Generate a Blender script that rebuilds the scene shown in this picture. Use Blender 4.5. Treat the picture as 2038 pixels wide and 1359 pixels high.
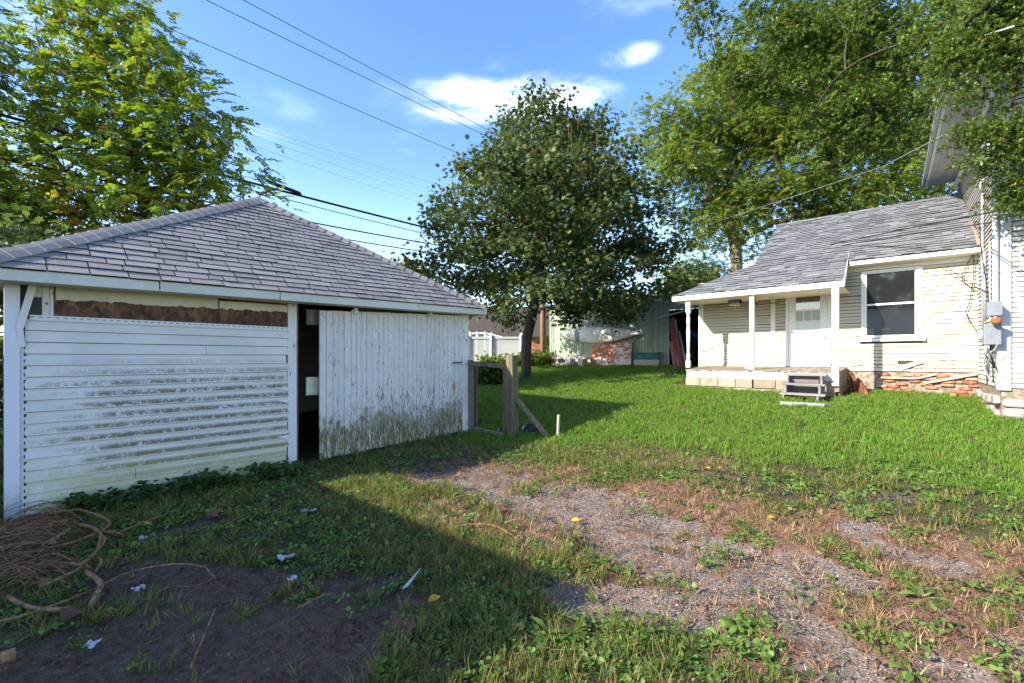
import bpy, math, random
import numpy as np
from mathutils import Vector, Matrix
S = bpy.context.scene
COL = S.collection
for _o in list(bpy.data.objects):
    bpy.data.objects.remove(_o)
random.seed(7)
RNG = np.random.default_rng(11)

# ------------------------------------------------------------------ camera
TH = math.radians(41.66)
RT = np.array([math.cos(TH), math.sin(TH), 0.0])      # camera right
FW = np.array([-math.sin(TH), math.cos(TH), 0.0])     # camera forward
CAMZ = 1.6
FPX, CX, HY = 907.0, 1019.0, 712.0                    # focal length, centre column and horizon row of the photograph
cam = bpy.data.cameras.new('camera')
cam.sensor_width = 36.0
cam.lens = FPX / 2038 * 36
cam.shift_y = (HY - 679.5) / 2038
cam.clip_start = 0.05
cam.clip_end = 2000
camo = bpy.data.objects.new('camera', cam)
COL.objects.link(camo)
camo.location = (0, 0, CAMZ)
camo.rotation_euler = (math.pi / 2, 0, TH)
S.camera = camo

# ------------------------------------------------------------------ sun, sky, exposure
LH = np.array([0.40, 0.9165])                          # horizontal direction the light travels
ELEV = math.radians(29.0)
sun = bpy.data.lights.new('sun', 'SUN')
sun.energy = 3.7
sun.angle = math.radians(0.53)
sun.color = (1.0, 0.94, 0.84)
suno = bpy.data.objects.new('sun', sun)
COL.objects.link(suno)
suno.location = (-8, -18, 14)
suno.rotation_euler = Vector((LH[0] * math.cos(ELEV), LH[1] * math.cos(ELEV), -math.sin(ELEV))).to_track_quat('-Z', 'Y').to_euler()
S.view_settings.view_transform = 'Standard'
S.view_settings.look = 'None'
S.view_settings.gamma = 1.0
S.view_settings.exposure = 1.6
S.view_settings.use_curve_mapping = False
S.render.engine = 'CYCLES'
S.cycles.max_bounces = 6
S.cycles.transparent_max_bounces = 6
S.cycles.use_denoising = True


# ------------------------------------------------------------------ node expressions
class E:
    """a socket with arithmetic"""
    def __init__(s, nt, k): s.nt, s.k = nt, k
    def m(s, op, *a): return math_node(s.nt, op, s, *a)
    def __add__(s, o): return s.m('ADD', o)
    def __radd__(s, o): return s.m('ADD', o)
    def __sub__(s, o): return s.m('SUBTRACT', o)
    def __rsub__(s, o): return math_node(s.nt, 'SUBTRACT', o, s)
    def __mul__(s, o): return s.m('MULTIPLY', o)
    def __rmul__(s, o): return s.m('MULTIPLY', o)
    def __truediv__(s, o): return s.m('DIVIDE', o)
    def fract(s): return s.m('FRACT')
    def clamp(s):
        e = s.m('ADD', 0.0); e.k.node.use_clamp = True; return e


def setin(nt, sock, v):
    if isinstance(v, E): nt.links.new(v.k, sock)
    elif isinstance(v, (tuple, list)) and sock.type == 'RGBA' and len(v) == 3: sock.default_value = (*v, 1)
    else: sock.default_value = v


def math_node(nt, op, *a):
    n = nt.nodes.new('ShaderNodeMath'); n.operation = op
    for i, v in enumerate(a): setin(nt, n.inputs[i], v)
    return E(nt, n.outputs[0])


class M:
    """material (or world) builder"""
    def __init__(s, name, world=False):
        if world:
            s.mat = bpy.data.worlds.new(name)
        else:
            s.mat = bpy.data.materials.new(name)
        s.mat.use_nodes = True
        s.nt = s.mat.node_tree
        s.nt.nodes.clear()
        s._obj = s._rnd = None
    def node(s, typ, **kw):
        n = s.nt.nodes.new(typ)
        for k, v in kw.items(): setattr(n, k, v)
        return n
    def obj(s):
        if s._obj is None: s._obj = E(s.nt, s.node('ShaderNodeTexCoord').outputs['Object'])
        return s._obj
    def rnd(s):
        if s._rnd is None: s._rnd = E(s.nt, s.node('ShaderNodeObjectInfo').outputs['Random'])
        return s._rnd
    def island(s): return E(s.nt, s.node('ShaderNodeNewGeometry').outputs['Random Per Island'])
    def shifted(s):
        """object coordinates moved by a random amount for each object"""
        n = s.node('ShaderNodeVectorMath', operation='ADD')
        setin(s.nt, n.inputs[0], s.obj()); setin(s.nt, n.inputs[1], s.rnd() * 37.0)
        return E(s.nt, n.outputs[0])
    def xyz(s, v=None):
        n = s.node('ShaderNodeSeparateXYZ'); setin(s.nt, n.inputs[0], v or s.obj())
        return [E(s.nt, o) for o in n.outputs]
    def vec(s, x, y, z):
        n = s.node('ShaderNodeCombineXYZ')
        for i, q in enumerate((x, y, z)): setin(s.nt, n.inputs[i], q)
        return E(s.nt, n.outputs[0])
    def noise(s, scale, v=None, detail=4.0, rough=0.55, st=None, dist=0.0):
        v = v or s.obj()
        if st:
            n = s.node('ShaderNodeVectorMath', operation='MULTIPLY')
            setin(s.nt, n.inputs[0], v); n.inputs[1].default_value = st; v = E(s.nt, n.outputs[0])
        n = s.node('ShaderNodeTexNoise')
        setin(s.nt, n.inputs['Vector'], v)
        n.inputs['Scale'].default_value = scale; n.inputs['Detail'].default_value = detail
        n.inputs['Roughness'].default_value = rough; n.inputs['Distortion'].default_value = dist
        return E(s.nt, n.outputs[0])
    def vor(s, scale, v=None, st=None, out='Distance', feature='F1'):
        v = v or s.obj()
        if st:
            n = s.node('ShaderNodeVectorMath', operation='MULTIPLY')
            setin(s.nt, n.inputs[0], v); n.inputs[1].default_value = st; v = E(s.nt, n.outputs[0])
        n = s.node('ShaderNodeTexVoronoi', feature=feature)
        setin(s.nt, n.inputs['Vector'], v); n.inputs['Scale'].default_value = scale
        return E(s.nt, n.outputs[out])
    def ss(s, e0, e1, x):
        n = s.node('ShaderNodeMapRange', interpolation_type='SMOOTHSTEP')
        setin(s.nt, n.inputs[0], x)
        for i, q in ((1, e0), (2, e1)): setin(s.nt, n.inputs[i], q)
        return E(s.nt, n.outputs[0])
    def mix(s, f, a, b, blend='MIX'):
        n = s.node('ShaderNodeMix', data_type='RGBA', blend_type=blend)
        setin(s.nt, n.inputs[0], f); setin(s.nt, n.inputs[6], a); setin(s.nt, n.inputs[7], b)
        return E(s.nt, n.outputs[2])
    def ramp(s, x, stops):
        n = s.node('ShaderNodeValToRGB')
        el = n.color_ramp.elements
        while len(el) < len(stops): el.new(0.5)
        for e, (p, c) in zip(el, stops): e.position = p; e.color = (*c, 1)
        setin(s.nt, n.inputs[0], x)
        return E(s.nt, n.outputs[0])
    def attr(s, name): return E(s.nt, s.node('ShaderNodeAttribute', attribute_name=name).outputs['Fac'])
    def out(s, col, rough=0.8, bump=None, bs=0.4, bd=0.01, metal=0.0, spec=0.3, trans=None, ior=None):
        p = s.node('ShaderNodeBsdfPrincipled')
        setin(s.nt, p.inputs['Base Color'], col); setin(s.nt, p.inputs['Roughness'], rough)
        setin(s.nt, p.inputs['Metallic'], metal); setin(s.nt, p.inputs['Specular IOR Level'], spec)
        if ior: p.inputs['IOR'].default_value = ior
        if bump is not None:
            b = s.node('ShaderNodeBump'); b.inputs['Strength'].default_value = bs; b.inputs['Distance'].default_value = bd
            setin(s.nt, b.inputs['Height'], bump)
            s.nt.links.new(b.outputs[0], p.inputs['Normal'])
        o = s.node('ShaderNodeOutputMaterial'); last = p.outputs[0]
        if trans:                                     # leaves let light through
            t = s.node('ShaderNodeBsdfTranslucent'); setin(s.nt, t.inputs[0], trans[1])
            mx = s.node('ShaderNodeMixShader'); mx.inputs[0].default_value = trans[0]
            s.nt.links.new(last, mx.inputs[1]); s.nt.links.new(t.outputs[0], mx.inputs[2]); last = mx.outputs[0]
        s.nt.links.new(last, o.inputs[0])
        return s.mat


def pray(px, py):
    """direction through a pixel of the photograph"""
    return RT * ((px - CX) / FPX) + FW + np.array([0, 0, (HY - py) / FPX])


def at(px, py, d):
    """point at forward distance d"""
    return Vector(pray(px, py) * d + np.array([0, 0, CAMZ]))


def onX(px, py, X):
    r = pray(px, py); return Vector(r * (X / r[0]) + np.array([0, 0, CAMZ]))


def onY(px, py, Y):
    r = pray(px, py); return Vector(r * (Y / r[1]) + np.array([0, 0, CAMZ]))


# ------------------------------------------------------------------ world
w = M('World', world=True)
S.world = w.mat
sky = w.node('ShaderNodeTexSky', sky_type='NISHITA')
sky.sun_disc = False
sky.sun_elevation = ELEV
sky.sun_rotation = math.atan2(-LH[0], -LH[1])
sky.air_density = 1.0
sky.dust_density = 0.6
sky.ozone_density = 2.0
hs = w.node('ShaderNodeHueSaturation')
hs.inputs['Hue'].default_value = 0.509
hs.inputs['Saturation'].default_value = 1.2
hs.inputs['Value'].default_value = 1.0
w.nt.links.new(sky.outputs[0], hs.inputs['Color'])
gen = E(w.nt, w.node('ShaderNodeTexCoord').outputs['Generated'])
def wdot(v):
    n = w.node('ShaderNodeVectorMath', operation='DOT_PRODUCT'); setin(w.nt, n.inputs[0], gen); n.inputs[1].default_value = v
    return E(w.nt, n.outputs['Value'])
wfb = w.noise(5.0, gen, 7, 0.6, st=(1, 1, 2.6), dist=0.3)
cl = None
for (px, py, rx, ry, amp) in ((925, 200, 95, 36, .9), (1090, 190, 115, 34, 0.8), (1000, 205, 170, 34, 0.75), (1250, 108, 52, 20, 0.5), (50, 25, 150, 40, 0.6),
                              (520, 290, 80, 36, 0.28), (1215, 272, 32, 18, 0.35), (560, 205, 80, 30, 0.2)):
    c = Vector(pray(px, py)).normalized(); u = c.cross(Vector((0, 0, 1))).normalized(); v = u.cross(c)
    dc = wdot(c); du = wdot(u) / dc; dv = wdot(v) / dc
    L = Vector(pray(px, py)).length
    a = du / (rx / FPX / L); b = dv / (ry / FPX / L)
    d2 = a * a + b * b
    blob = w.ss(2.6, 0.0, d2) * amp * w.ss(0.0, 0.1, dc)
    cl = blob if cl is None else math_node(w.nt, 'MAXIMUM', cl, blob)
loose = w.ss(0.56, 0.85, w.noise(2.2, gen, 6, 0.6, st=(1, 1, 3))) * 0.25
cov = w.ss(0.06, 1.25, cl * (w.ss(.30, .72, wfb) * 1.15 + 0.12)) * .85 + loose
hz = w.ss(0.40, 0.0, w.xyz(gen)[2]) * 0.26
skyc = w.mix(hz, E(w.nt, hs.outputs[0]), (6.6, 7.6, 9.0))
skyc = w.mix(cov.clamp(), skyc, (9.6, 9.9, 10.4))
bg = w.node('ShaderNodeBackground')
setin(w.nt, bg.inputs[0], skyc)
bg.inputs[1].default_value = 0.142
wo = w.node('ShaderNodeOutputWorld')
w.nt.links.new(bg.outputs[0], wo.inputs[0])


# ------------------------------------------------------------------ mesh helpers
class MB:
    def __init__(s): s.v, s.f = [], []
    def add(s, vs, fs):
        o = len(s.v); s.v += [tuple(q) for q in vs]; s.f += [tuple(i + o for i in f) for f in fs]; return s
    def box(s, a, b):
        (x0, y0, z0), (x1, y1, z1) = a, b
        return s.add([(x0, y0, z0), (x1, y0, z0), (x1, y1, z0), (x0, y1, z0), (x0, y0, z1), (x1, y0, z1), (x1, y1, z1), (x0, y1, z1)],
                     [(0, 3, 2, 1), (4, 5, 6, 7), (0, 1, 5, 4), (1, 2, 6, 5), (2, 3, 7, 6), (3, 0, 4, 7)])
    def beam(s, a, b, w, h, up=(0, 0, 1), jit=0.0):
        """box from a to b, w across, h along up"""
        a, b = Vector(a), Vector(b); d = (b - a).normalized(); up = Vector(up)
        sx = d.cross(up)
        if sx.length < 1e-4: sx = d.cross(Vector((0, 1, 0)))
        sx.normalize(); uz = sx.cross(d).normalized()
        vs = []
        for p in (a, b):
            for q, r in ((-1, -1), (1, -1), (1, 1), (-1, 1)):
                vs.append(p + sx * (q * w / 2 + random.uniform(-jit, jit)) + uz * (r * h / 2 + random.uniform(-jit, jit)))
        return s.add(vs, [(0, 3, 2, 1), (4, 5, 6, 7), (0, 1, 5, 4), (1, 2, 6, 5), (2, 3, 7, 6), (3, 0, 4, 7)])
    def tube(s, pts, rad, n=6, cap=True):
        pts = [Vector(p) for p in pts]
        if not hasattr(rad, '__len__'): rad = [rad] * len(pts)
        elif len(rad) != len(pts): rad = list(np.interp(np.linspace(0, 1, len(pts)), np.linspace(0, 1, len(rad)), rad))
        base = len(s.v); prev = None
        for i, p in enumerate(pts):
            d = (pts[min(i + 1, len(pts) - 1)] - pts[max(i - 1, 0)]).normalized()
            if prev is None:
                x = d.cross(Vector((0, 0, 1)))
                if x.length < 0.1: x = d.cross(Vector((0, 1, 0)))
            else:
                x = prev - d * prev.dot(d)
            x.normalize(); prev = x; y = d.cross(x)
            for k in range(n):
                t = 2 * math.pi * k / n
                s.v.append(tuple(p + (x * math.cos(t) + y * math.sin(t)) * rad[i]))
        for i in range(len(pts) - 1):
            for k in range(n):
                a = base + i * n + k; b = base + i * n + (k + 1) % n
                s.f.append((a, b, b + n, a + n))
        if cap:
            s.f.append(tuple(base + k for k in reversed(range(n))))
            s.f.append(tuple(base + (len(pts) - 1) * n + k for k in range(n)))
        return s
    def lathe(s, p, prof, n=12):
        """profile of (radius, height) turned about a vertical axis at p"""
        base = len(s.v)
        for r, z in prof:
            for k in range(n):
                t = 2 * math.pi * k / n
                s.v.append((p[0] + r * math.cos(t), p[1] + r * math.sin(t), p[2] + z))
        for i in range(len(prof) - 1):
            for k in range(n):
                a = base + i * n + k; b = base + i * n + (k + 1) % n
                s.f.append((a, b, b + n, a + n))
        s.f.append(tuple(base + k for k in reversed(range(n)))); s.f.append(tuple(base + (len(prof) - 1) * n + k for k in range(n)))
        return s
    def prism(s, poly, off):
        """closed polygon pushed along off"""
        off = Vector(off); n = len(poly); p = [Vector(q) for q in poly]
        vs = p + [q + off for q in p]
        return s.add(vs, [tuple(reversed(range(n))), tuple(range(n, 2 * n))] + [(i, (i + 1) % n, n + (i + 1) % n, n + i) for i in range(n)])
    def mesh(s, name, mat, smooth=False):
        me = bpy.data.meshes.new(name); me.from_pydata(s.v, [], s.f); me.materials.append(mat)
        if smooth: me.polygons.foreach_set('use_smooth', [True] * len(me.polygons))
        return me
    def build(s, name, mat, parent=None, smooth=False, bevel=0.0):
        o = link(name, s.mesh(name, mat, smooth), parent)
        if bevel:
            m = o.modifiers.new('bevel', 'BEVEL'); m.width = bevel; m.segments = 2; m.limit_method = 'ANGLE'
        return o


def link(name, me, parent=None, mw=None):
    o = bpy.data.objects.new(name, me); COL.objects.link(o)
    if mw is not None: o.matrix_basis = mw
    if parent is not None: put(o, parent)
    return o


ROOTP = {}


def put(o, parent):
    o.parent = parent
    if parent.name in ROOTP: o.matrix_parent_inverse = Matrix.Translation(-ROOTP[parent.name])


def thing(name, label, cat, loc, group=None):
    o = bpy.data.objects.new(name, None); COL.objects.link(o); o.location = loc; o.empty_display_size = 0.2
    ROOTP[o.name] = Vector(loc)
    return tag(o, label, cat, group)


def tag(o, label=None, cat=None, group=None, kind=None):
    if label: o['label'] = label
    if cat: o['category'] = cat
    if group: o['group'] = group
    if kind: o['kind'] = kind
    return o


def np_mesh(name, V, F, mat, smooth=False):
    """mesh from arrays; F is (n,3) or (n,4)"""
    me = bpy.data.meshes.new(name)
    V = np.asarray(V, np.float32); F = np.asarray(F, np.int32)
    me.vertices.add(len(V)); me.vertices.foreach_set('co', V.ravel())
    me.loops.add(F.size); me.loops.foreach_set('vertex_index', F.ravel())
    me.polygons.add(len(F)); me.polygons.foreach_set('loop_start', np.arange(0, F.size, F.shape[1], dtype=np.int32))
    me.polygons.foreach_set('loop_total', np.full(len(F), F.shape[1], np.int32))
    if smooth: me.polygons.foreach_set('use_smooth', np.ones(len(F), bool))
    me.materials.append(mat); me.update(calc_edges=True); me.validate()
    return me


def stamp(tv, tf, pos, R, sc):
    """copies of a template: verts tv (k,3), faces tf, at pos with rotation matrices R and scales sc"""
    tv = np.asarray(tv, float); n = len(pos); k = len(tv)
    V = np.einsum('nij,kj->nki', R, tv) * np.asarray(sc).reshape(-1, 1, 1) + np.asarray(pos)[:, None, :]
    F = (np.asarray(tf)[None] + (np.arange(n) * k)[:, None, None]).reshape(-1, len(tf[0]))
    return V.reshape(-1, 3), F


def frames(fwd, up):
    """rotation matrices with x along fwd and z near up"""
    f = fwd / np.linalg.norm(fwd, axis=1, keepdims=True)
    y = np.cross(up, f); y /= np.linalg.norm(y, axis=1, keepdims=True) + 1e-9
    z = np.cross(f, y)
    return np.stack([f, y, z], axis=2)


# value noise for placing things
def _h(ix, iy, seed):
    n = (ix * 374761393 + iy * 668265263 + seed * 974634777) & 0x7fffffff
    n = ((n ^ (n >> 13)) * 1274126177) & 0x7fffffff
    return ((n ^ (n >> 16)) & 0xffff) / 65535.0


def vnoise(x, y, seed=0):
    x = np.asarray(x, float); y = np.asarray(y, float)
    ix = np.floor(x).astype(np.int64); iy = np.floor(y).astype(np.int64)
    fx = x - ix; fy = y - iy; fx = fx * fx * (3 - 2 * fx); fy = fy * fy * (3 - 2 * fy)
    a = _h(ix, iy, seed); b = _h(ix + 1, iy, seed); c = _h(ix, iy + 1, seed); d = _h(ix + 1, iy + 1, seed)
    return a + (b - a) * fx + (c - a) * fy + (a - b - c + d) * fx * fy


def fbm(x, y, seed=0, o=4):
    t, a, n = 0, 0.5, 0
    for i in range(o):
        t = t + a * vnoise(x * 2 ** i, y * 2 ** i, seed + i); n += a; a *= 0.5
    return t / n


def sstep(a, b, x):
    t = np.clip((np.asarray(x, float) - a) / (b - a), 0, 1); return t * t * (3 - 2 * t)


# ------------------------------------------------------------------ ground heights
_cp = np.array([(-6.5, 0, .02), (-6.5, 3, .10), (-6.5, 6, .20), (-5.3, 6.1, .25), (-4.9, 9.3, .52), (-7.5, 8.5, .5), (-10.3, 12.3, .93), (-12.9, 17.2, 1.27),
                (-7, 17.2, 1.28), (-4.9, 11.8, .845), (-3, 11.8, .79), (-1.2, 11.8, .76), (.9, 13.3, .80), (1.0, 10.8, .63), (3, 10.7, .62), (0, 0, 0.03),
                (-2, 2.7, .06), (0, 5, .22), (-2.3, 7, .33), (2, 5, .2), (4, 0, .05), (-3, -5, 0), (-10, -5, 0), (5, -8, 0), (8, 5, .3), (-11, 3, .3), (-13, 8, .7),
                (-20, 24, 1.3), (-5, 26, 1.3), (-30, 10, 1.2), (15, 25, 1.3), (60, 60, 1.3), (-60, 60, 1.3), (-60, -10, .6), (-30, -50, 0), (50, -50, 0), (-4, 4.5, .14),
                (200, 200, 1.3), (-200, 200, 1.3), (-200, -200, .3), (200, -200, .3)])
_d = np.linalg.norm(_cp[:, None, :2] - _cp[None, :, :2], axis=2)
_n = len(_cp)
_A = np.zeros((_n + 3, _n + 3)); _A[:_n, :_n] = _d + np.eye(_n) * -0.05; _A[:_n, _n] = 1; _A[:_n, _n + 1:] = _cp[:, :2]; _A[_n:, :_n] = _A[:_n, _n:].T
_W = np.linalg.solve(_A, np.concatenate([_cp[:, 2], np.zeros(3)]))


def gh(x, y):
    x = np.asarray(x, float); y = np.asarray(y, float); sh = x.shape
    P = np.stack([x.ravel(), y.ravel()], 1); out = np.empty(len(P))
    for i in range(0, len(P), 20000):
        q = P[i:i + 20000]
        out[i:i + 20000] = np.sqrt(((q[:, None, :] - _cp[None, :, :2]) ** 2).sum(2)) @ _W[:_n] + _W[_n] + q @ _W[_n + 1:]
    near = sstep(30, 12, np.hypot(P[:, 0] + 4, P[:, 1] - 6))
    out += near * (0.07 * (fbm(P[:, 0] * .8, P[:, 1] * .8, 3) - .5) + 0.03 * (fbm(P[:, 0] * 4, P[:, 1] * 4, 9) - .5))
    return out.reshape(sh)


def gz(x, y): return float(gh(np.array([x]), np.array([y]))[0])


def ground_at(px, py):
    """where the ray through a pixel meets the ground"""
    r = pray(px, py); z = 0.2
    for _ in range(25):
        t = (z - CAMZ) / r[2] if r[2] < -1e-4 else 60
        t = min(t, 80); z = 0.5 * z + 0.5 * gz(r[0] * t, r[1] * t)
    return Vector((r[0] * t, r[1] * t, z))

# ------------------------------------------------------------------ materials
MT = {}


def m_paint(name, col=(.74, .73, .69), dirt=.5, peel=.5, under=(.16, .13, .10), st=(1, 1, 1), rough=.6, worn=(.62, .58, .47), low=None):
    """old paint: faint dirt, flaked spots that show the wood"""
    m = M(name); sv = m.shifted()
    n1 = m.noise(1.6, sv, 5, .6); n2 = m.noise(38, sv, 5, .65, st=st); n3 = m.noise(9, sv, 4, .6, st=st)
    c = m.mix(m.ss(.40, .75, n1) * dirt, col, worn)
    c = m.mix(m.ss(.55, .8, n3) * dirt * .6, c, tuple(q * .72 for q in worn))
    th = .78 - peel * .2
    pv = n2 * .55 + n3 * .5
    if low: pv = pv + m.ss(low[1], low[0], m.xyz()[2] + (n1 - .5) * 1.2) * .13
    f = m.ss(th, th + .03, pv)
    c = m.mix(f, c, under)
    MT[name] = m.out(c, rough, n2 * .5 - f * .5, .35, .006)


m_paint('paint', dirt=.45, peel=.35)
m_paint('paint_clean', (.78, .78, .76), dirt=.2, peel=.05)
m_paint('paint_peeling', (.76, .75, .70), dirt=.6, peel=.85, st=(1, 1, .5))
m_paint('paint_cream', (.70, .65, .48), dirt=.5, peel=.55, worn=(.5, .45, .28))
m_paint('paint_fascia', (.68, .66, .58), dirt=.5, peel=.35, worn=(.5, .50, .36))
m_paint('paint_lap_house', (.52, .495, .44), dirt=.5, peel=.45, under=(.2, .16, .12), st=(.35, .35, 1.5), worn=(.5, .46, .38))
m_paint('paint_lap', (.53, .49, .385), dirt=.5, peel=.42, low=(1.25, 2.0), worn=(.44, .39, .28), under=(.2, .16, .12), st=(.35, .35, 1.5))
m_paint('paint_grey', (.45, .47, .50), dirt=.6, peel=.3, worn=(.65, .66, .68))


def m_wood(name, a, b, st=(1, 1, 12), rough=.85, moss=0.0):
    m = M(name); sv = m.shifted()
    n = m.noise(3.0, sv, 6, .65, st=tuple(1.0 / q if q > 1 else 6.0 for q in st)); n2 = m.noise(1.1, sv, 3)
    c = m.mix(m.ss(.35, .68, n), a, b)
    c = m.mix(m.ss(.5, .8, n2) * .5, c, tuple(q * .5 for q in a))
    if moss:
        c = m.mix(m.ss(.5, .7, m.noise(6, sv, 5)) * moss, c, (.20, .20, .04))
    MT[name] = m.out(c, rough, n, .6, .006)


m_wood('wood_grey', (.13, .11, .09), (.27, .24, .20))
m_wood('wood_post', (.11, .085, .055), (.25, .20, .12), moss=.35)
m_wood('wood_post_lit', (.105, .088, .055), (.21, .18, .105), moss=.25)
m_wood('wood_deck', (.20, .15, .11), (.34, .27, .20), st=(1, 12, 1))
m_wood('wood_step', (.14, .125, .115), (.27, .25, .235), st=(12, 1, 1))
m_wood('wood_red', (.22, .045, .05), (.34, .09, .09))
m_wood('wood_pole', (.22, .12, .075), (.40, .26, .19))
m_wood('wood_pale', (.42, .36, .27), (.60, .53, .42))
m_wood('bark', (.05, .042, .033), (.13, .11, .085))
m_wood('bark_pale', (.13, .105, .065), (.26, .22, .13), moss=.25)
m_wood('bark_dark', (.032, .026, .022), (.075, .062, .052))
m_wood('vine', (.15, .075, .032), (.36, .215, .105), st=(1, 1, 1))
m_wood('twig', (.15, .075, .038), (.32, .18, .09), st=(1, 1, 1))
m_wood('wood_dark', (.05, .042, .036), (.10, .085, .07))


def m_plain(name, col, rough=.6, metal=0.0, var=.25, spec=.3, sc=8):
    m = M(name); sv = m.shifted(); n = m.noise(sc, sv, 4)
    c = m.mix(m.ss(.3, .75, n) * var, col, tuple(q * .45 for q in col))
    MT[name] = m.out(c, rough, n, .15, .003, metal, spec)


m_plain('metal_grey', (.36, .39, .42), .45, .3)
m_plain('metal_pale', (.46, .47, .48), .45, .1)
m_plain('metal_box', (.21, .225, .24), .5, .15)
m_plain('rust', (.27, .10, .045), .85)
m_plain('cable', (.018, .018, .02), .6)
m_plain('cable_grey', (.28, .30, .32), .6)
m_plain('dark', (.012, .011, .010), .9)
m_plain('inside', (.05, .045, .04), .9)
m_plain('blue_tarp', (.03, .09, .32), .4)
m_plain('black_plastic', (.02, .02, .022), .35)
m_plain('red_plastic', (.55, .05, .04), .4)
m_plain('orange_rag', (.17, .055, .03), .9)
m_plain('asphalt_edge', (.022, .020, .020), .95)
m_plain('paper', (.42, .43, .46), .7, var=.15)
m_plain('concrete', (.42, .40, .36), .9, var=.5, sc=5)
m_plain('vinyl_fence', (.43, .43, .40), .45, var=.08)  # white vinyl greyed down: the shade on the fence is put into its colour
m_plain('vinyl_cap', (.82, .82, .80), .4, var=.04)
m_plain('fan_brown', (.16, .045, .025), .4)
m_plain('flashing', (.44, .25, .17), .7, var=.3)
m_plain('leaf_yellow', (.62, .36, .03), .6, var=.4)
m_plain('leaf_brown', (.15, .065, .04), .8, var=.5)
m_plain('dark_roof', (.075, .055, .045), .9, var=.5, sc=20)
m_plain('neighbour_wall', (.72, .72, .70), .6, var=.1)
m_plain('curtain', (.42, .44, .42), .9, var=.2)
m_plain('soffit', (.50, .49, .45), .8, var=.35, sc=3)

# vinyl siding of the garage: algae in bands along every course, green towards the ivy
m = M('vinyl_algae')
x, y, z = m.xyz()
f = ((z - .03) / .1148).fract()
big = m.noise(1.1, m.vec(0.0, y, z * 4.0), 3)
spk = m.noise(80, None, 4, .75); spk2 = m.noise(15, None, 5, .65)
zone = m.ss(.12, 1.0, y + (spk2 - .5) * .9 + (big - .5) * 1.6) * m.ss(4.5, 2.6, y + (big - .5) * 4.0) * m.ss(1.72, 1.2, z + (big - .5) * .35) * m.ss(.12, .42, z)
band = m.ss(.06, .22, f) * m.ss(.78, .42, f + (spk2 - .5) * .35)
lowf = m.ss(1.25, .35, z)
mask = zone * band * m.ss(.43, .56, spk * .58 + spk2 * .48 - .015 + lowf * .05) * m.ss(.26, .50, big + .10) * .95
haze_ = zone * band * .6 * m.ss(.35, .7, spk2)
c = m.mix(m.ss(.3, .7, m.noise(2.5, None, 5)) * .6, (.78, .75, .695), (.60, .575, .51))
c = m.mix(haze_, c, (.36, .37, .31))
alg = m.mix(m.ss(.38, .60, spk2 + lowf * .16 - .05), (.050, .046, .030), (.125, .115, .028))
c = m.mix(mask, c, alg)
gr = m.ss(.62, .10, z + (big - .5) * .5) * m.ss(.3, .6, m.noise(3.0, None, 4) + .12)
c = m.mix(gr * .75, c, (.40, .42, .13))
dots = m.ss(.16, .11, m.vor(24)) * m.ss(.55, .62, m.noise(1.7, None, 3)) * m.ss(.62, .25, z)
c = m.mix(dots, c, (.045, .04, .03))
MT['vinyl_algae'] = m.out(c, .45, spk, .06, .002, spec=.4)

# corner post: blue-grey white, moss low down
m = M('corner_post')
x, y, z = m.xyz()
c = m.mix(m.ss(.55, .15, z + (m.noise(7, None, 5) - .5) * .5) * .65, (.74, .75, .78), (.28, .36, .33))
MT['corner_post'] = m.out(c, .45)

# sliding door planks: flaking white paint, moss and rot along the foot
m = M('door_plank')
x, y, z = m.xyz(); r = m.rnd()
st = m.noise(1.0, m.vec(x, y * 46.0, z * 6.5), 5, .65)
st2 = m.noise(1.0, m.vec(x, y * 100.0 + r * 40, z * 20.0), 4, .7)
pat = m.noise(1.5, None, 4)
h = z - .16
worn_ = m.ss(1.55, .45, z + (pat - .5) * 1.0) * m.ss(3.0, 4.3, y + (pat - .5) * 1.5) * .085
fl = m.ss(.588, .605, st * .60 + st2 * .40 + worn_ + m.ss(.5, .1, z) * .05)
cw = m.mix(m.noise(2.0, m.shifted(), 4) * .75 + r * .25, (.82, .80, .77), (.60, .585, .55))
cw = m.mix(m.ss(.55, .78, st) * .35, cw, (.42, .40, .36))
cu = m.mix(m.ss(.5, .6, st2), (.10, .085, .07), (.20, .20, .20))
c = m.mix(fl, cw, cu)
ms = m.ss(.76, .38, z - y * .012 + (st - .5) * .6 + (pat - .5) * .8 + (m.noise(7, None, 4) - .5) * .7)
mcol = m.mix(m.ss(.45, .56, st2), (.042, .036, .016), (.30, .29, .12))
mcol = m.mix(m.ss(.52, .60, st), mcol, (.60, .57, .45))
c = m.mix(ms * m.ss(.40, .50, st2 + ms * .12) * .95, c, mcol)
red = m.ss(.09, .05, (y - 5.62).m('ABSOLUTE') * 1.6 + (z - 1.05).m('ABSOLUTE') * .45 + (st2 - .5) * .06)
c = m.mix(red * .75, c, (.62, .13, .10))
MT['door_plank'] = m.out(c, .7, st2 - fl * .6, .5, .008)

# strand board
m = M('strand_board')
cell = m.vor(26, None, st=(1, 1, .55), out='Color'); n = m.noise(3, None, 5)
cx = m.xyz(cell)[0]
c = m.ramp(cx, [(0, (.07, .035, .022)), (.5, (.15, .075, .045)), (1, (.26, .14, .085))])
c = m.mix(m.ss(.35, .65, n) * .6, c, (.06, .033, .025))
MT['strand_board'] = m.out(c, .8, cx, .3, .004)

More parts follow.
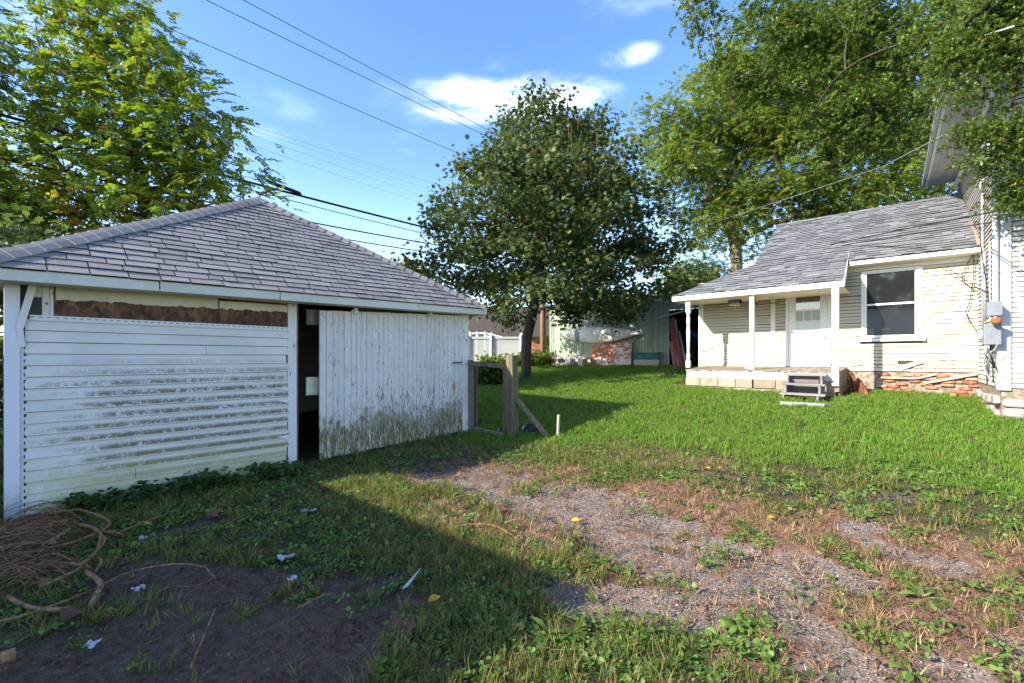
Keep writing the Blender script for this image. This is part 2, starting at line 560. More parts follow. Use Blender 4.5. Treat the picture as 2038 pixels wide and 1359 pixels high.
# shingles of the garage: weathered grey, granules, a tint for each tab
m = M('shingle_old')
sv = m.shifted(); g = m.noise(230, sv, 2, .8); r = (m.rnd() + m.island()).fract(); n = m.noise(9, sv, 4)
c = m.ramp(r, [(0, (.20, .174, .152)), (.45, (.255, .226, .202)), (.8, (.30, .268, .242)), (1, (.285, .245, .215))])
c = m.mix(m.ss(.35, .75, n) * .4, c, (.30, .285, .28))
c = m.mix(m.ss(.52, .70, g) * .65, c, (.42, .41, .41)); c = m.mix(m.ss(.46, .30, g) * .6, c, (.06, .056, .06))
MT['shingle_old'] = m.out(c, .95, g, .5, .004)

m = M('shingle_new')
sv = m.shifted(); g = m.noise(160, sv, 2, .8); r = (m.rnd() + m.island()).fract()
c = m.ramp(r, [(0, (.095, .097, .105)), (.35, (.135, .137, .146)), (.75, (.165, .167, .176)), (1, (.20, .20, .208))])
c = m.mix(m.ss(.52, .72, g) * .45, c, (.27, .27, .28)); c = m.mix(m.ss(.46, .30, g) * .5, c, (.04, .043, .052))
MT['shingle_new'] = m.out(c, .95, g, .4, .004)

# bricks, blocks, rubble
m = M('brick')
sv = m.shifted(); n = m.noise(14, sv, 5, .65); r = m.rnd(); w0 = m.noise(3.5, None, 4)
c = m.ramp(r, [(0, (.22, .065, .028)), (.35, (.30, .095, .04)), (.6, (.36, .13, .06)), (.85, (.40, .19, .10)), (1, (.36, .24, .16))])
c = m.mix(m.ss(.48, .72, n) * .35, c, (.46, .36, .28))
c = m.mix(m.ss(.56, .68, w0) * .4, c, (.56, .50, .45))
MT['brick'] = m.out(c, .9, n, .6, .01)
m = M('mortar')
n = m.noise(11, None, 6, .7); c = m.mix(m.ss(.35, .65, n), (.16, .125, .085), (.34, .29, .23)); c = m.mix(m.ss(.58, .66, m.noise(4, None, 4)), c, (.45, .19, .10))
MT['mortar'] = m.out(c, .95, n, .9, .02)
m = M('block')
sv = m.shifted(); n = m.noise(30, sv, 4, .7); n1 = m.noise(4, sv, 4)
c = m.mix(m.rnd(), (.26, .205, .14), (.36, .30, .22)); c = m.mix(m.ss(.45, .75, n1) * .8, c, (.17, .135, .09)); c = m.mix(m.ss(.5, .7, n) * .35, c, (.44, .39, .31))
MT['block'] = m.out(c, .95, n, .5, .006)
m = M('field_stone')
sv = m.shifted(); n = m.noise(6, sv, 6, .65); c = m.mix(m.rnd(), (.30, .29, .28), (.48, .38, .30)); c = m.mix(m.ss(.4, .65, n) * .7, c, (.20, .18, .16))
MT['field_stone'] = m.out(c, .9, n, .8, .03)

# shed planks: pale green paint gone chalky
m = M('shed_plank')
x, y, z = m.xyz(); sv = m.shifted(); n = m.noise(1.0, m.vec(x * 26 + m.rnd() * 30, y, z * 3), 5, .65); b = m.noise(1.2, None, 3)
c = m.mix(m.rnd(), (.20, .265, .18), (.33, .375, .29)); c = m.mix(m.ss(.48, .70, n) * .65, c, (.50, .49, .38))
c = m.mix(m.ss(.62, .3, z - 1.28 + (n - .5) * .8) * .5, c, (.50, .44, .34)); c = m.mix(m.ss(.64, .72, n) * .6, c, (.14, .12, .09))
MT['shed_plank'] = m.out(c, .85, n, .4, .006)

m = M('orange_board')
n = m.noise(2.4, None, 6, .65, st=(1, 1, 2.2)); n2 = m.noise(11, None, 5, .7, st=(.5, 1, 1.6))
c = m.mix(m.ss(.4, .62, n2), (.36, .12, .06), (.50, .23, .13)); c = m.mix(m.ss(.47, .58, n), c, (.62, .56, .52)); c = m.mix(m.ss(.60, .7, n2) * .8, c, (.09, .055, .045))
MT['orange_board'] = m.out(c, .85, n2, .4, .005)
m = M('teal_board')
n = m.noise(5, m.shifted(), 5, .65); c = m.mix(m.ss(.5, .68, n), (.025, .12, .12), (.06, .19, .18)); MT['teal_board'] = m.out(c, .7, n, .3)
m = M('kayak_hull')
n = m.noise(4.0, None, 6, .7, st=(.6, 1, 1)); n2 = m.noise(30, None, 4, .7)
c = m.mix(m.ss(.45, .7, n), (.82, .80, .76), (.62, .57, .53)); c = m.mix(m.ss(.60, .66, n2 * .6 + n * .45), c, (.22, .17, .14))
MT['kayak_hull'] = m.out(c, .45, n2, .08)

# glass
m = M('window_glass')
n = m.noise(5, None, 5, .7); MT['window_glass'] = m.out(m.mix(m.ss(.5, .7, n) * .5, (.018, .018, .017), (.045, .045, .042)), m.ss(.35, .8, n) * .10 + .02, n, .02, .002, spec=.9, ior=1.75)
m = M('frosted_pane')
MT['frosted_pane'] = m.out((.60, .63, .63), .25)


def m_leaf(name, stops, tr=.38, rough=.5, spec=.35, gain=2.0):
    m = M(name); r = m.island(); o = m.rnd()
    c = m.ramp(((r + o * .17).fract()), stops)
    MT[name] = m.out(c, rough, spec=spec, trans=(tr, m.mix(.5, c, (gain * .10, gain * .14, .01), 'ADD')))


m_leaf('leaf_walnut', [(0, (.055, .12, .012)), (.35, (.105, .195, .018)), (.68, (.18, .27, .026)), (.86, (.25, .28, .028)), (.94, (.40, .24, .02)), (1, (.36, .13, .02))], .38, gain=2.2)
m_leaf('leaf_walnut_gold', [(0, (.09, .14, .016)), (.3, (.20, .22, .022)), (.6, (.38, .26, .02)), (.85, (.42, .17, .02)), (1, (.25, .09, .02))], .38, gain=1.5)
m_leaf('leaf_maple', [(0, (.028, .055, .012)), (.4, (.058, .092, .020)), (.75, (.10, .13, .032)), (.97, (.135, .14, .045)), (1, (.19, .10, .035))], .28, .55, .35, 1.0)
m_leaf('leaf_locust', [(0, (.055, .11, .014)), (.45, (.11, .18, .024)), (.8, (.19, .245, .03)), (.95, (.30, .26, .035)), (1, (.38, .20, .03))], .42)
m_leaf('leaf_overhang', [(0, (.035, .072, .014)), (.4, (.085, .145, .024)), (.75, (.15, .215, .034)), (.97, (.20, .25, .05)), (1, (.30, .10, .03))], .36)
m_leaf('leaf_bush', [(0, (.02, .05, .012)), (.5, (.045, .09, .02)), (1, (.09, .13, .03))], .3)
m_leaf('leaf_autumn', [(0, (.10, .11, .02)), (.4, (.24, .13, .02)), (.8, (.40, .12, .02)), (1, (.42, .20, .03))], .4)
m_leaf('ivy', [(0, (.022, .058, .014)), (.5, (.040, .095, .022)), (1, (.075, .135, .032))], .25, .45)
m_leaf('weed_leaf', [(0, (.065, .135, .02)), (.5, (.125, .225, .035)), (1, (.21, .30, .075))], .35, .55, .3)
m_leaf('grass_lawn', [(0, (.048, .130, .010)), (.5, (.088, .215, .016)), (.85, (.155, .285, .026)), (1, (.27, .29, .08))], .35, .6, .2, 1.2)
m_leaf('grass_rough', [(0, (.06, .10, .016)), (.45, (.115, .17, .026)), (.75, (.20, .205, .05)), (1, (.30, .215, .10))], .35, .6, .2, 1.2)
m_leaf('grass_dead', [(0, (.13, .062, .036)), (.5, (.235, .12, .07)), (.85, (.34, .21, .11)), (1, (.50, .37, .21))], .2, .8, .1, .3)
m_leaf('pebble', [(0, (.14, .105, .083)), (.5, (.225, .185, .156)), (.9, (.32, .275, .24)), (1, (.46, .42, .38))], .0, .9, .15, 0)
m_leaf('duff', [(0, (.07, .035, .024)), (.6, (.13, .065, .042)), (1, (.22, .12, .07))], .0, .9, .1, 0)

# the ground sheet
m = M('ground')
P = m.obj(); n1 = m.noise(2.2, P, 6, .65); n2 = m.noise(16, P, 6, .7); n3 = m.noise(85, P, 4, .75); v = m.vor(62, P); vc = m.xyz(m.vor(62, P, out='Color'))[0]
soil = m.mix(m.ss(.3, .7, n2), (.060, .048, .042), (.115, .092, .080)); soil = m.mix(m.ss(.62, .70, n3), soil, (.26, .23, .21))
grav = m.mix(m.ss(.32, .68, n2), (.15, .105, .080), (.25, .195, .160)); grav = m.mix(m.ss(.3, .9, vc) * m.ss(.5, .25, v), grav, (.40, .35, .31)); grav = m.mix(m.ss(.44, .34, n3), grav, (.085, .07, .06))
tha = m.mix(m.ss(.35, .65, n2), (.15, .082, .055), (.27, .165, .11)); tha = m.mix(m.ss(.58, .70, n3), tha, (.30, .21, .13)); tha = m.mix(m.ss(.40, .30, n3), tha, (.045, .026, .02))
turf = m.mix(m.ss(.35, .65, n2), (.050, .052, .018), (.095, .085, .035)); turf = m.mix(m.ss(.55, .7, n3), turf, (.12, .095, .045))
blk = m.mix(m.ss(.3, .7, n2), (.066, .043, .030), (.145, .102, .076)); blk = m.mix(m.ss(.60, .68, n3), blk, (.24, .20, .175)); blk = m.mix(m.ss(.42, .32, n3), blk, (.02, .015, .012))
c = turf
def edge(a): return m.ss(.36, .62, m.attr(a) + (n2 - .5) * .5)
c = m.mix(edge('thatch'), c, tha); c = m.mix(edge('soil'), c, soil); c = m.mix(edge('gravel'), c, grav); c = m.mix(edge('black'), c, blk)
c = m.mix(m.ss(.55, .8, n1) * .35, c, (.07, .048, .036))
MT['ground'] = m.out(c, .95, n2 * .6 + n3 * .5 - v * .4, .9, .02, spec=.15)

# ------------------------------------------------------------------ what grows where (metres on the ground)
def _g2(px, py):
    p = ground_at(px, py); return np.array([p.x, p.y])


def capsules(lst):
    return [(_g2(*a), _g2(*b), r) for a, b, r in lst]


Z_GRAVEL = capsules([((900, 945), (1180, 1010), .55), ((1100, 990), (1470, 1135), .52), ((1150, 1190), (1400, 1215), .22), ((1560, 1210), (1720, 1330), .13), ((1620, 1120), (1720, 1160), .15),
                     ((1750, 1085), (1900, 1125), .16), ((1640, 1330), (1720, 1359), .14), ((1980, 1190), (2038, 1215), .12), ((1880, 1330), (1960, 1359), .12)])
Z_THATCH = capsules([((1330, 985), (1700, 1100), .55), ((1500, 1150), (2038, 1290), .85), ((1240, 1170), (1480, 1150), .3), ((1180, 905), (1420, 925), .28), ((1420, 1230), (1620, 1300), .4),
                     ((880, 1010), (1080, 1070), .28), ((1700, 1040), (2038, 1130), .35), ((960, 935), (1120, 945), .3)])
Z_SOIL = capsules([((1430, 948), (1600, 980), .22), ((1600, 985), (1800, 990), .14), ((830, 925), (1010, 908), .30), ((1500, 1100), (1540, 1190), .10), ((560, 985), (660, 960), .2)])
Z_BLACK = capsules([((20, 1359), (620, 1230), .62), ((260, 1150), (560, 1180), .30), ((330, 1060), (430, 1040), .12), ((560, 1359), (660, 1330), .25)])
Z_IVY = capsules([((40, 1015), (590, 925), .20), ((200, 1010), (560, 945), .26)])
Z_CREEP = capsules([((180, 1100), (420, 1060), .22), ((0, 1230), (160, 1170), .18), ((300, 1040), (620, 960), .32), ((520, 1000), (720, 1090), .36), ((560, 1130), (760, 1160), .26), ((590, 1250), (640, 1190), .14), ((420, 1110), (520, 1080), .12)])
Z_WEED = capsules([((1790, 930), (2038, 985), .45), ((1240, 925), (1400, 960), .22), ((1380, 1130), (1480, 1060), .2), ((1500, 1250), (1650, 1240), .22), ((1700, 1300), (2038, 1330), .3), ((1320, 1290), (1460, 1330), .35),
                   ((1560, 960), (1700, 1010), .3), ((930, 1160), (1000, 1190), .12), ((1820, 1170), (1960, 1190), .2), ((1600, 790), (1720, 790), .3), ((1850, 800), (2000, 850), .35), ((1100, 875), (1180, 895), .3)])
Z_SHADEGRASS = capsules([((690, 960), (900, 1050), .45), ((800, 1100), (1080, 1140), .40), ((900, 1200), (1180, 1170), .22), ((700, 1010), (780, 980), .4), ((820, 1060), (1000, 1130), .4)])
Z_BRIGHT = capsules([((780, 1359), (1180, 1230), .42), ((1000, 1260), (1380, 1359), .42), ((1040, 900), (1240, 905), .45), ((1180, 1140), (1250, 1180), .2), ((700, 965), (900, 985), .22)])
EDGE_LAWN = [_g2(*p) for p in ((930, 880), (1100, 885), (1250, 890), (1420, 905), (1600, 925), (1800, 945), (2038, 1000))]


def cap(zs, X, Y, soft=.35):
    """1 inside the capsules, falling to 0 across a ragged edge"""
    r = 0
    j = (fbm(X * 1.7, Y * 1.7, 21) - .5) * .9 + (fbm(X * 7, Y * 7, 33) - .5) * .5
    for a, b, rad in zs:
        d = b - a; t = np.clip(((X - a[0]) * d[0] + (Y - a[1]) * d[1]) / (d @ d), 0, 1)
        q = np.hypot(X - a[0] - t * d[0], Y - a[1] - t * d[1]) / rad + j * .8
        r = np.maximum(r, sstep(1 + soft, 1 - soft, q))
    return r


def lawn(X, Y):
    """1 on the mown lawn beyond the worn drive"""
    rr = X * RT[0] + Y * RT[1]; ff = X * FW[0] + Y * FW[1]
    ex = np.array([p @ RT[:2] for p in EDGE_LAWN]); ey = np.array([p @ FW[:2] for p in EDGE_LAWN])
    e = np.interp(rr, ex, ey)
    j = (fbm(X * 1.3, Y * 1.3, 5) - .5) * 2.0 + (fbm(X * 5, Y * 5, 8) - .5) * .8
    return sstep(-.5, .6, ff - e + j) * (rr > -.105 * ff - .1)


def zones(X, Y):
    g = cap(Z_GRAVEL, X, Y); t = cap(Z_THATCH, X, Y); s = cap(Z_SOIL, X, Y); b = cap(Z_BLACK, X, Y); lw = lawn(X, Y)
    g = np.maximum(g, cap(Z_THATCH, X, Y) * sstep(.62, .74, fbm(X * 2.3, Y * 2.3, 71)) * .8)
    g = g * sstep(.30, .46, .55 * fbm(X * 1.5, Y * 1.5, 171) + .45 * fbm(X * 6, Y * 6, 177))
    t = np.maximum(t, cap(Z_GRAVEL, X, Y) * .8)
    b = b * sstep(.27, .40, .5 * fbm(X * 1.9, Y * 1.9, 191) + .5 * fbm(X * 7, Y * 7, 197))
    return dict(gravel=g * (1 - lw * .8), thatch=t * (1 - lw * .8), soil=s, black=b, lawn=lw, ivy=cap(Z_IVY, X, Y), creep=cap(Z_CREEP, X, Y), weed=cap(Z_WEED, X, Y), shade=cap(Z_SHADEGRASS, X, Y), bright=cap(Z_BRIGHT, X, Y))


def axis(lo, hi, step, far, k=1.22):
    a = list(np.arange(lo, hi, step)); s = step; l = lo; left = []
    while l > -far: s *= k; l -= s; left.append(l)
    s = step; h = a[-1]; right = []
    while h < far: s *= k; h += s; right.append(h)
    return np.array(left[::-1] + a + right)


gx, gy = axis(-13, 4.2, .07, 600), axis(-1.5, 18.5, .07, 600)
GX, GY = np.meshgrid(gx, gy, indexing='xy')
GZ = gh(GX, GY)
zz = zones(GX, GY)
GZ = GZ - .025 * zz['gravel'] - .03 * zz['soil'] - .02 * zz['black']
nx, ny = len(gx), len(gy)
idx = np.arange(nx * ny).reshape(ny, nx)
F = np.stack([idx[:-1, :-1], idx[:-1, 1:], idx[1:, 1:], idx[1:, :-1]], -1).reshape(-1, 4)
gme = np_mesh('ground', np.stack([GX, GY, GZ], -1).reshape(-1, 3), F, MT['ground'], smooth=True)
for k in ('gravel', 'thatch', 'soil', 'black'):
    gme.attributes.new(k, 'FLOAT', 'POINT').data.foreach_set('value', zz[k].ravel().astype(np.float32))
tag(link('ground', gme), 'back yard ground of worn turf, gravel and bare soil', 'ground', kind='structure')

# ------------------------------------------------------------------ wall and roof builders
def laps(parent, name, o, ud, nd, u0, u1, z0, z1, exp, mat, holes=(), proud=.011, ragged=0.0, joint=0.0, skew=0.0, smat=None, slot=0.0):
    """overlapping boards on a wall: o origin, ud along, nd outwards; each length of board is an object"""
    o, ud, nd = Vector(o), Vector(ud), Vector(nd)
    n = int(round((z1 - z0) / exp)); out = []
    for i in range(n):
        za, zb = z0 + i * exp + slot, z0 + (i + 1) * exp + (exp * .18 if not slot else 0)
        if i == n - 1: zb = z0 + n * exp
        runs = [(u0, u1)]
        for (a, b, c, d) in holes:
            if za + exp * .5 < c or za + exp * .5 > d: continue
            nr = []
            for (p, q) in runs:
                if b <= p or a >= q: nr.append((p, q)); continue
                if a > p: nr.append((p, a))
                if b < q: nr.append((b, q))
            runs = nr
        for (p, q) in runs:
            if joint and q - p > 2.0 and random.random() < joint:
                k = p + (q - p) * random.uniform(.3, .7); parts = [(p, k - .002), (k + .002, q)]
            else: parts = [(p, q)]
            for (p2, q2) in parts:
                if q2 - p2 < .02: continue
                q3 = q2 + (random.uniform(-ragged, ragged * .25) if q2 == u1 else 0)
                j = random.uniform(-.0012, .0012); j1 = random.uniform(-.006, .006) * (1 if slot > .008 else .3); pr = proud * random.uniform(.9, 1.15)
                def P(u, zz, dd): return o + ud * u + nd * dd + Vector((0, 0, zz + j + (j1 if u > p2 + .01 else 0) + skew * u))
                mb = MB()
                mb.add([P(p2, za, .0), P(q3, za, .0), P(q3, za, pr), P(p2, za, pr), P(p2, zb, -.004), P(q3, zb, -.004), P(q3, zb, .0015), P(p2, zb, .0015)],
                       [(0, 1, 2, 3), (3, 2, 6, 7), (7, 6, 5, 4), (0, 3, 7, 4), (1, 5, 6, 2), (0, 4, 5, 1)])
                out.append(mb.build(name, smat or mat, parent))
    return out


def clip_poly(poly, clip):
    """Sutherland-Hodgman, both counter-clockwise in (u, v)"""
    out = poly
    for i in range(len(clip)):
        a, b = clip[i], clip[(i + 1) % len(clip)]
        def side(p): return (b[0] - a[0]) * (p[1] - a[1]) - (b[1] - a[1]) * (p[0] - a[0])
        src, out = out, []
        for k in range(len(src)):
            p, q = src[k], src[(k + 1) % len(src)]; sp, sq = side(p), side(q)
            if sp >= 0: out.append(p)
            if (sp >= 0) != (sq >= 0):
                t = sp / (sp - sq); out.append((p[0] + t * (q[0] - p[0]), p[1] + t * (q[1] - p[1])))
        if len(out) < 3: return []
    return out


def shingle_roof(roof, o, ud, vd, poly, exp, widths, thick, mat, gap=.005, limit=300, near=None, wob=.004):
    """courses of tabs on a roof plane, clipped to poly in (u, v); the first `limit` by nearness are objects, the rest one mesh"""
    o, ud, vd = Vector(o), Vector(ud).normalized(), Vector(vd).normalized(); nd = ud.cross(vd).normalized()
    us = [p[0] for p in poly]; vs = [p[1] for p in poly]; tabs = []; row = 0; v = min(vs)
    while v < max(vs):
        u = min(us) - widths[0] * (.5 if row % 2 else 0) - random.uniform(0, .12)
        while u < max(us):
            wd = random.choice(widths)
            tabs.append((u + gap / 2, u + wd - gap / 2, v + random.uniform(-wob, wob), v + exp * 1.25, random.choice(thick))); u += wd
        v += exp; row += 1
    items = []
    for (a, b, c, d, t) in tabs:
        q = clip_poly([(a, c), (b, c), (b, d), (a, d)], poly)
        if not q: continue
        ar = abs(sum(q[i][0] * q[(i + 1) % len(q)][1] - q[(i + 1) % len(q)][0] * q[i][1] for i in range(len(q)))) / 2
        if ar < .0025: continue
        ctr = o + ud * ((a + b) / 2) + vd * c
        items.append((0 if near is None else (ctr - near).length, a, c, d, t, q, ar > .98 * (b - a) * (d - c), round(b - a, 4)))
    items.sort(key=lambda i: i[0])
    cache = {}; tops = []; rest = MB(); base = Matrix((ud, vd, nd)).transposed().to_4x4(); base.translation = o
    def slab(mb, q, a, c, d, t):
        n = len(q)
        def h(p): return t + .004 - (t) * min(1, max(0, (p[1] - c) / (d - c)))
        vs_ = [(p[0] - a, p[1] - c, 0.0) for p in q] + [(p[0] - a, p[1] - c, h(p)) for p in q]
        return mb.add(vs_, [tuple(range(n, 2 * n))] + [(i, (i + 1) % n, n + (i + 1) % n, n + i) for i in range(n)])
    for k, (_, a, c, d, t, q, full, wd) in enumerate(items):
        if k < limit:
            key = (wd, t, round(d - c, 2))
            if full and key in cache: me = cache[key]
            else:
                me = slab(MB(), q, a, c, d, t).mesh('shingle', mat); me.materials.append(MT['asphalt_edge'])
                for pg in me.polygons[1:]: pg.material_index = 1
                if full: cache[key] = me
            link('shingle', me, roof, base @ Matrix.Translation((a, c, 0)))
        else:
            mb = slab(MB(), q, a, c, d, t); M4 = base @ Matrix.Translation((a, c, 0))
            tops.append(len(rest.f)); rest.add([M4 @ Vector(p) for p in mb.v], mb.f)
    if rest.v:
        ro = tag(rest.build('shingle', mat, roof), kind='stuff'); ro.data.materials.append(MT['asphalt_edge']); mi = np.ones(len(rest.f), np.int32); mi[tops] = 0; ro.data.polygons.foreach_set('material_index', mi)


def hip_caps(roof, a, b, n1, n2, mat, step=.14, wd=.13):
    """caps over a hip from a up to b; n1, n2 point from the hip down each slope"""
    a, b = Vector(a), Vector(b); L = (b - a).length; d = (b - a) / L; n = int(L / step); up = (Vector(n1) + Vector(n2)).normalized() * -1
    for i in range(n):
        p = a + d * (i * step); q = a + d * min((i + 1.35) * step, L)
        up2 = Vector((0, 0, 1)); h0, h1 = .030, .014; w2 = wd * random.uniform(.95, 1.06)
        def ring(c, h): return [c + Vector(n1) * w2 + up2 * (h - .012), c + Vector(n1) * w2 * .45 + up2 * (h + .004), c + up2 * (h + .008), c + Vector(n2) * w2 * .45 + up2 * (h + .004), c + Vector(n2) * w2 + up2 * (h - .012)]
        A, B = ring(p, h0), ring(q, h1); low = [v - up2 * .02 for v in A]
        mb = MB().add(A + B + low, [(k, k + 1, k + 6, k + 5) for k in range(4)] + [(10 + k, 11 + k, k + 1, k) for k in range(4)] + [(10, 0, 5), (14, 9, 4)])
        mb.build('ridge_cap', mat, roof)


def slope_frame(a, b, c):
    """plane through eave a->b and point c: origin a, u along the eave, v up the slope"""
    a, b, c = Vector(a), Vector(b), Vector(c); u = (b - a).normalized(); n = u.cross(c - a).normalized()
    if n.z < 0: n = -n
    return a, u, n.cross(u)


# ------------------------------------------------------------------ garage
GXW = -6.49
def gy_(px): return onX(px, 700, GXW).y
G = thing('garage', 'small white garage with hipped grey shingle roof and sliding plank door', 'garage', (GXW, 3, .1))
YL, YR = .06, 5.97
ys0, ys1, yo0, yo1 = gy_(50), gy_(575), gy_(592), gy_(633)
yd1 = gy_(925)
def zeave(y): return 2.44 + .0188 * (y + .2)
XB = -10.55
# body: side and back walls, sheathing behind the siding, floor
w_ = MB(); w_.box((XB, YL, -.2), (-6.60, YL + .1, 2.42)); w_.box((XB, YR - .1, -.2), (-6.56, YR, 2.5)); w_.box((XB, YL + .1, -.2), (XB + .1, YR - .1, 2.45))
w_.build('wall', MT['paint'], G)
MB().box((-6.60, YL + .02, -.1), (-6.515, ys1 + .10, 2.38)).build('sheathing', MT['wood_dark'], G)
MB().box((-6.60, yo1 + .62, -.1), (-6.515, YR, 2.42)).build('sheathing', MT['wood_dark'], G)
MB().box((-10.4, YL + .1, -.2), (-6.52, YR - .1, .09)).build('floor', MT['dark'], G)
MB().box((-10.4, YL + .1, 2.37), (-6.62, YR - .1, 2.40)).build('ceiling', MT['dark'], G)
# vinyl siding
m = M('nail_strip'); x, y, z = m.xyz(); q = (y * 17.0).fract()
MT['nail_strip'] = m.out(m.mix(m.ss(.30, .34, q) * m.ss(.86, .82, q) * m.ss(.005, .008, (z - 2.002).m('ABSOLUTE') * -1.0 + .0105), (.74, .75, .75), (.16, .16, .16)), .5)
laps(G, 'siding_panel', (GXW - .02, 0, 0), (0, 1, 0), (1, 0, 0), ys0, ys1, .03, .03 + 17 * .1148, .1148, MT['vinyl_algae'], proud=.022, ragged=.035, joint=.30, slot=.005)
MB().box((GXW - .0255, ys0 + .03, 1.968), (GXW + .003, ys1 - .01, 2.022)).build('nail_strip', MT['nail_strip'], G)
# torn flaps of siding at the right edge
for zc in (1.19, 1.02, .53):
    MB().prism([(GXW + .004, ys1 - .16, zc), (GXW + .012, ys1 - .01, zc + .005), (GXW + .03, ys1 - .02, zc - .045), (GXW + .02, ys1 - .09, zc - .02)], (.004, 0, 0)).build('torn_edge', MT['paint_clean'], G)
# corner post and its slotted flange
y40 = gy_(40)
c_ = MB(); c_.box((GXW - .05, YL - .035, -.05), (GXW + .022, y40, 2.345)); c_.build('corner_post', MT['corner_post'], G, bevel=.004)
m = M('slotted'); x, y, z = m.xyz(); q = (z * 15.0).fract()
MT['slotted'] = m.out(m.mix(m.ss(.25, .3, q) * m.ss(.8, .75, q) * m.ss(.35, .3, (y - (y40 + .035)).m('ABSOLUTE') * 30.0), (.70, .71, .73), (.03, .03, .03)), .5)
MB().box((GXW - .03, y40 + .002, -.05), (GXW - .012, ys0 + .01, 1.75)).build('flange', MT['slotted'], G)
# upper strip: strand boards, cream header, studs
yp0, yp1, yp2 = gy_(108), gy_(436), gy_(572)
MB().box((GXW - .02, yp0, 1.985), (GXW - .008, yp1 - .006, 2.34)).build('strand_board', MT['strand_board'], G)
MB().box((GXW - .02, yp1, 1.985), (GXW - .006, yp2, 2.34)).build('strand_board', MT['strand_board'], G)
def ragged_band(y0, y1, ztop0, ztop1, zb0, zb1, xo, name, mat):
    n = int((y1 - y0) / .03); top, bot = [], []
    for i in range(n + 1):
        t = i / n; yy = y0 + (y1 - y0) * t
        top.append((xo, yy, ztop0 + (ztop1 - ztop0) * t)); bot.append((xo, yy, zb0 + (zb1 - zb0) * t + random.uniform(-.012, .012)))
    mb = MB(); vs = top + bot + [(xo + .006, p[1], p[2]) for p in top] + [(xo + .006, p[1], p[2]) for p in bot]; k = n + 1
    mb.add(vs, [(2 * k + i, 3 * k + i, 3 * k + i + 1, 2 * k + i + 1) for i in range(n)] + [(k + i, k + i + 1, 3 * k + i + 1, 3 * k + i) for i in range(n)])
    return mb.build(name, mat, G)
ragged_band(yp0 + .01, yp1 - .01, 2.342, 2.36, 2.19, 2.215, GXW - .007, 'header_band', MT['paint_cream'])
ragged_band(yp1 + .004, yp2, 2.31, 2.325, 2.215, 2.225, GXW - .005, 'header_band', MT['paint_cream'])
MB().box((GXW - .03, gy_(84), 1.985), (GXW - .002, gy_(99), 2.345)).build('stud', MT['paint_peeling'], G)
MB().box((GXW - .03, gy_(100), 1.985), (GXW - .006, gy_(106.5), 2.345)).build('stud', MT['paint_peeling'], G)
MB().box((GXW - .03, gy_(62), 2.20), (GXW - .004, gy_(83), 2.345)).build('stud', MT['paint_cream'], G)
MB().box((GXW - .028, ys0, 2.345), (GXW + .0, yo0, 2.375)).build('top_trim', MT['paint_cream'], G)
a, b = onX(67, 563, GXW + .06), onX(39, 652, GXW + .035)
MB().beam(a, b, .055, .006, (1, 0, 0)).build('loose_trim', MT['paint_clean'], G)
MB().beam(b, onX(44, 690, GXW + .02), .045, .006, (1, 0, 0)).build('loose_trim', MT['paint_clean'], G)
# post beside the opening
MB().box((GXW - .08, ys1 - .01, .0), (GXW - .004, yo0 - .008, 2.36)).build('door_post', MT['paint_peeling'], G)
MB().box((GXW - .08, yo0 - .008, .0), (GXW - .001, yo0 + .012, 2.36)).build('door_post', MT['rust'], G)
# sliding door of vertical planks
D = MB().box((-6.488, yo1 + .03, 1.95), (-6.470, yd1 - .03, 2.10)).box((-6.488, yo1 + .03, .5), (-6.470, yd1 - .03, .65)).build('sliding_door', MT['wood_dark'], G)
n = 30; e = sorted([yo1] + [yo1 + (yd1 - yo1) * (i + random.uniform(-.16, .16)) / n for i in range(1, n)] + [yd1])
for i in range(n):
    y0, y1 = e[i] + .003, e[i + 1] - .003; t = (y0 - yo1) / (yd1 - yo1)
    zb0 = .128 + .078 * t + random.uniform(-.012, .014); zb1 = zb0 + random.uniform(-.01, .012); zt = 2.29 + .122 * t + random.uniform(-.004, .004); xo = -6.445 + random.uniform(-.003, .004)
    mb = MB().add([(-6.468, y0, zb0), (-6.468, y1, zb1), (xo, y1, zb1), (xo, y0, zb0), (-6.468, y0, zt), (-6.468, y1, zt), (xo, y1, zt), (xo, y0, zt)],
                  [(0, 1, 2, 3), (4, 7, 6, 5), (0, 4, 5, 1), (1, 5, 6, 2), (2, 6, 7, 3), (3, 7, 4, 0)])
    mb.build('plank', MT['door_plank'], D, bevel=.004)
for px in (703, 852):
    yy = gy_(px); zt = 2.29 + .122 * (yy - yo1) / (yd1 - yo1)
    mb = MB().box((-6.444, yy - .055, zt - .155), (-6.432, yy + .055, zt + .02)).box((-6.432, yy - .03, zt - .05), (-6.40, yy + .03, zt + .05)); mb.lathe((-6.425, yy - .02, zt - .11), [(.012, 0), (.012, .02)], 8)
    mb.build('hanger', MT['paint_peeling'], D, bevel=.003)
    MB().lathe((-6.42, yy, zt - .02), [(.02, 0), (.02, .03)], 8).build('roller', MT['rust'], D)
p = onX(905, 722, -6.43)
MB().beam(p + Vector((.01, -.06, .0)), p + Vector((.03, .16, .015)), .02, .022).build('latch', MT['wood_dark'], D)
MB().beam((-6.47, yo0, 2.385), (-6.47, yd1 + .05, 2.45), .05, .05).build('door_track', MT['dark'], G)
MB().box((-6.60, yo1 - .13, 1.06), (-6.575, yo1 + .05, 1.32)).build('latch_plate', MT['paint_cream'], G)
MB().box((-6.60, yo1 - .13, 2.08), (-6.56, yo1 + .05, 2.30)).build('bracket_block', MT['wood_grey'], G)
MB().box((-6.55, gy_(917), .16), (-6.435, YR + .02, 2.43)).build('corner_board', MT['paint_peeling'], G, bevel=.003)
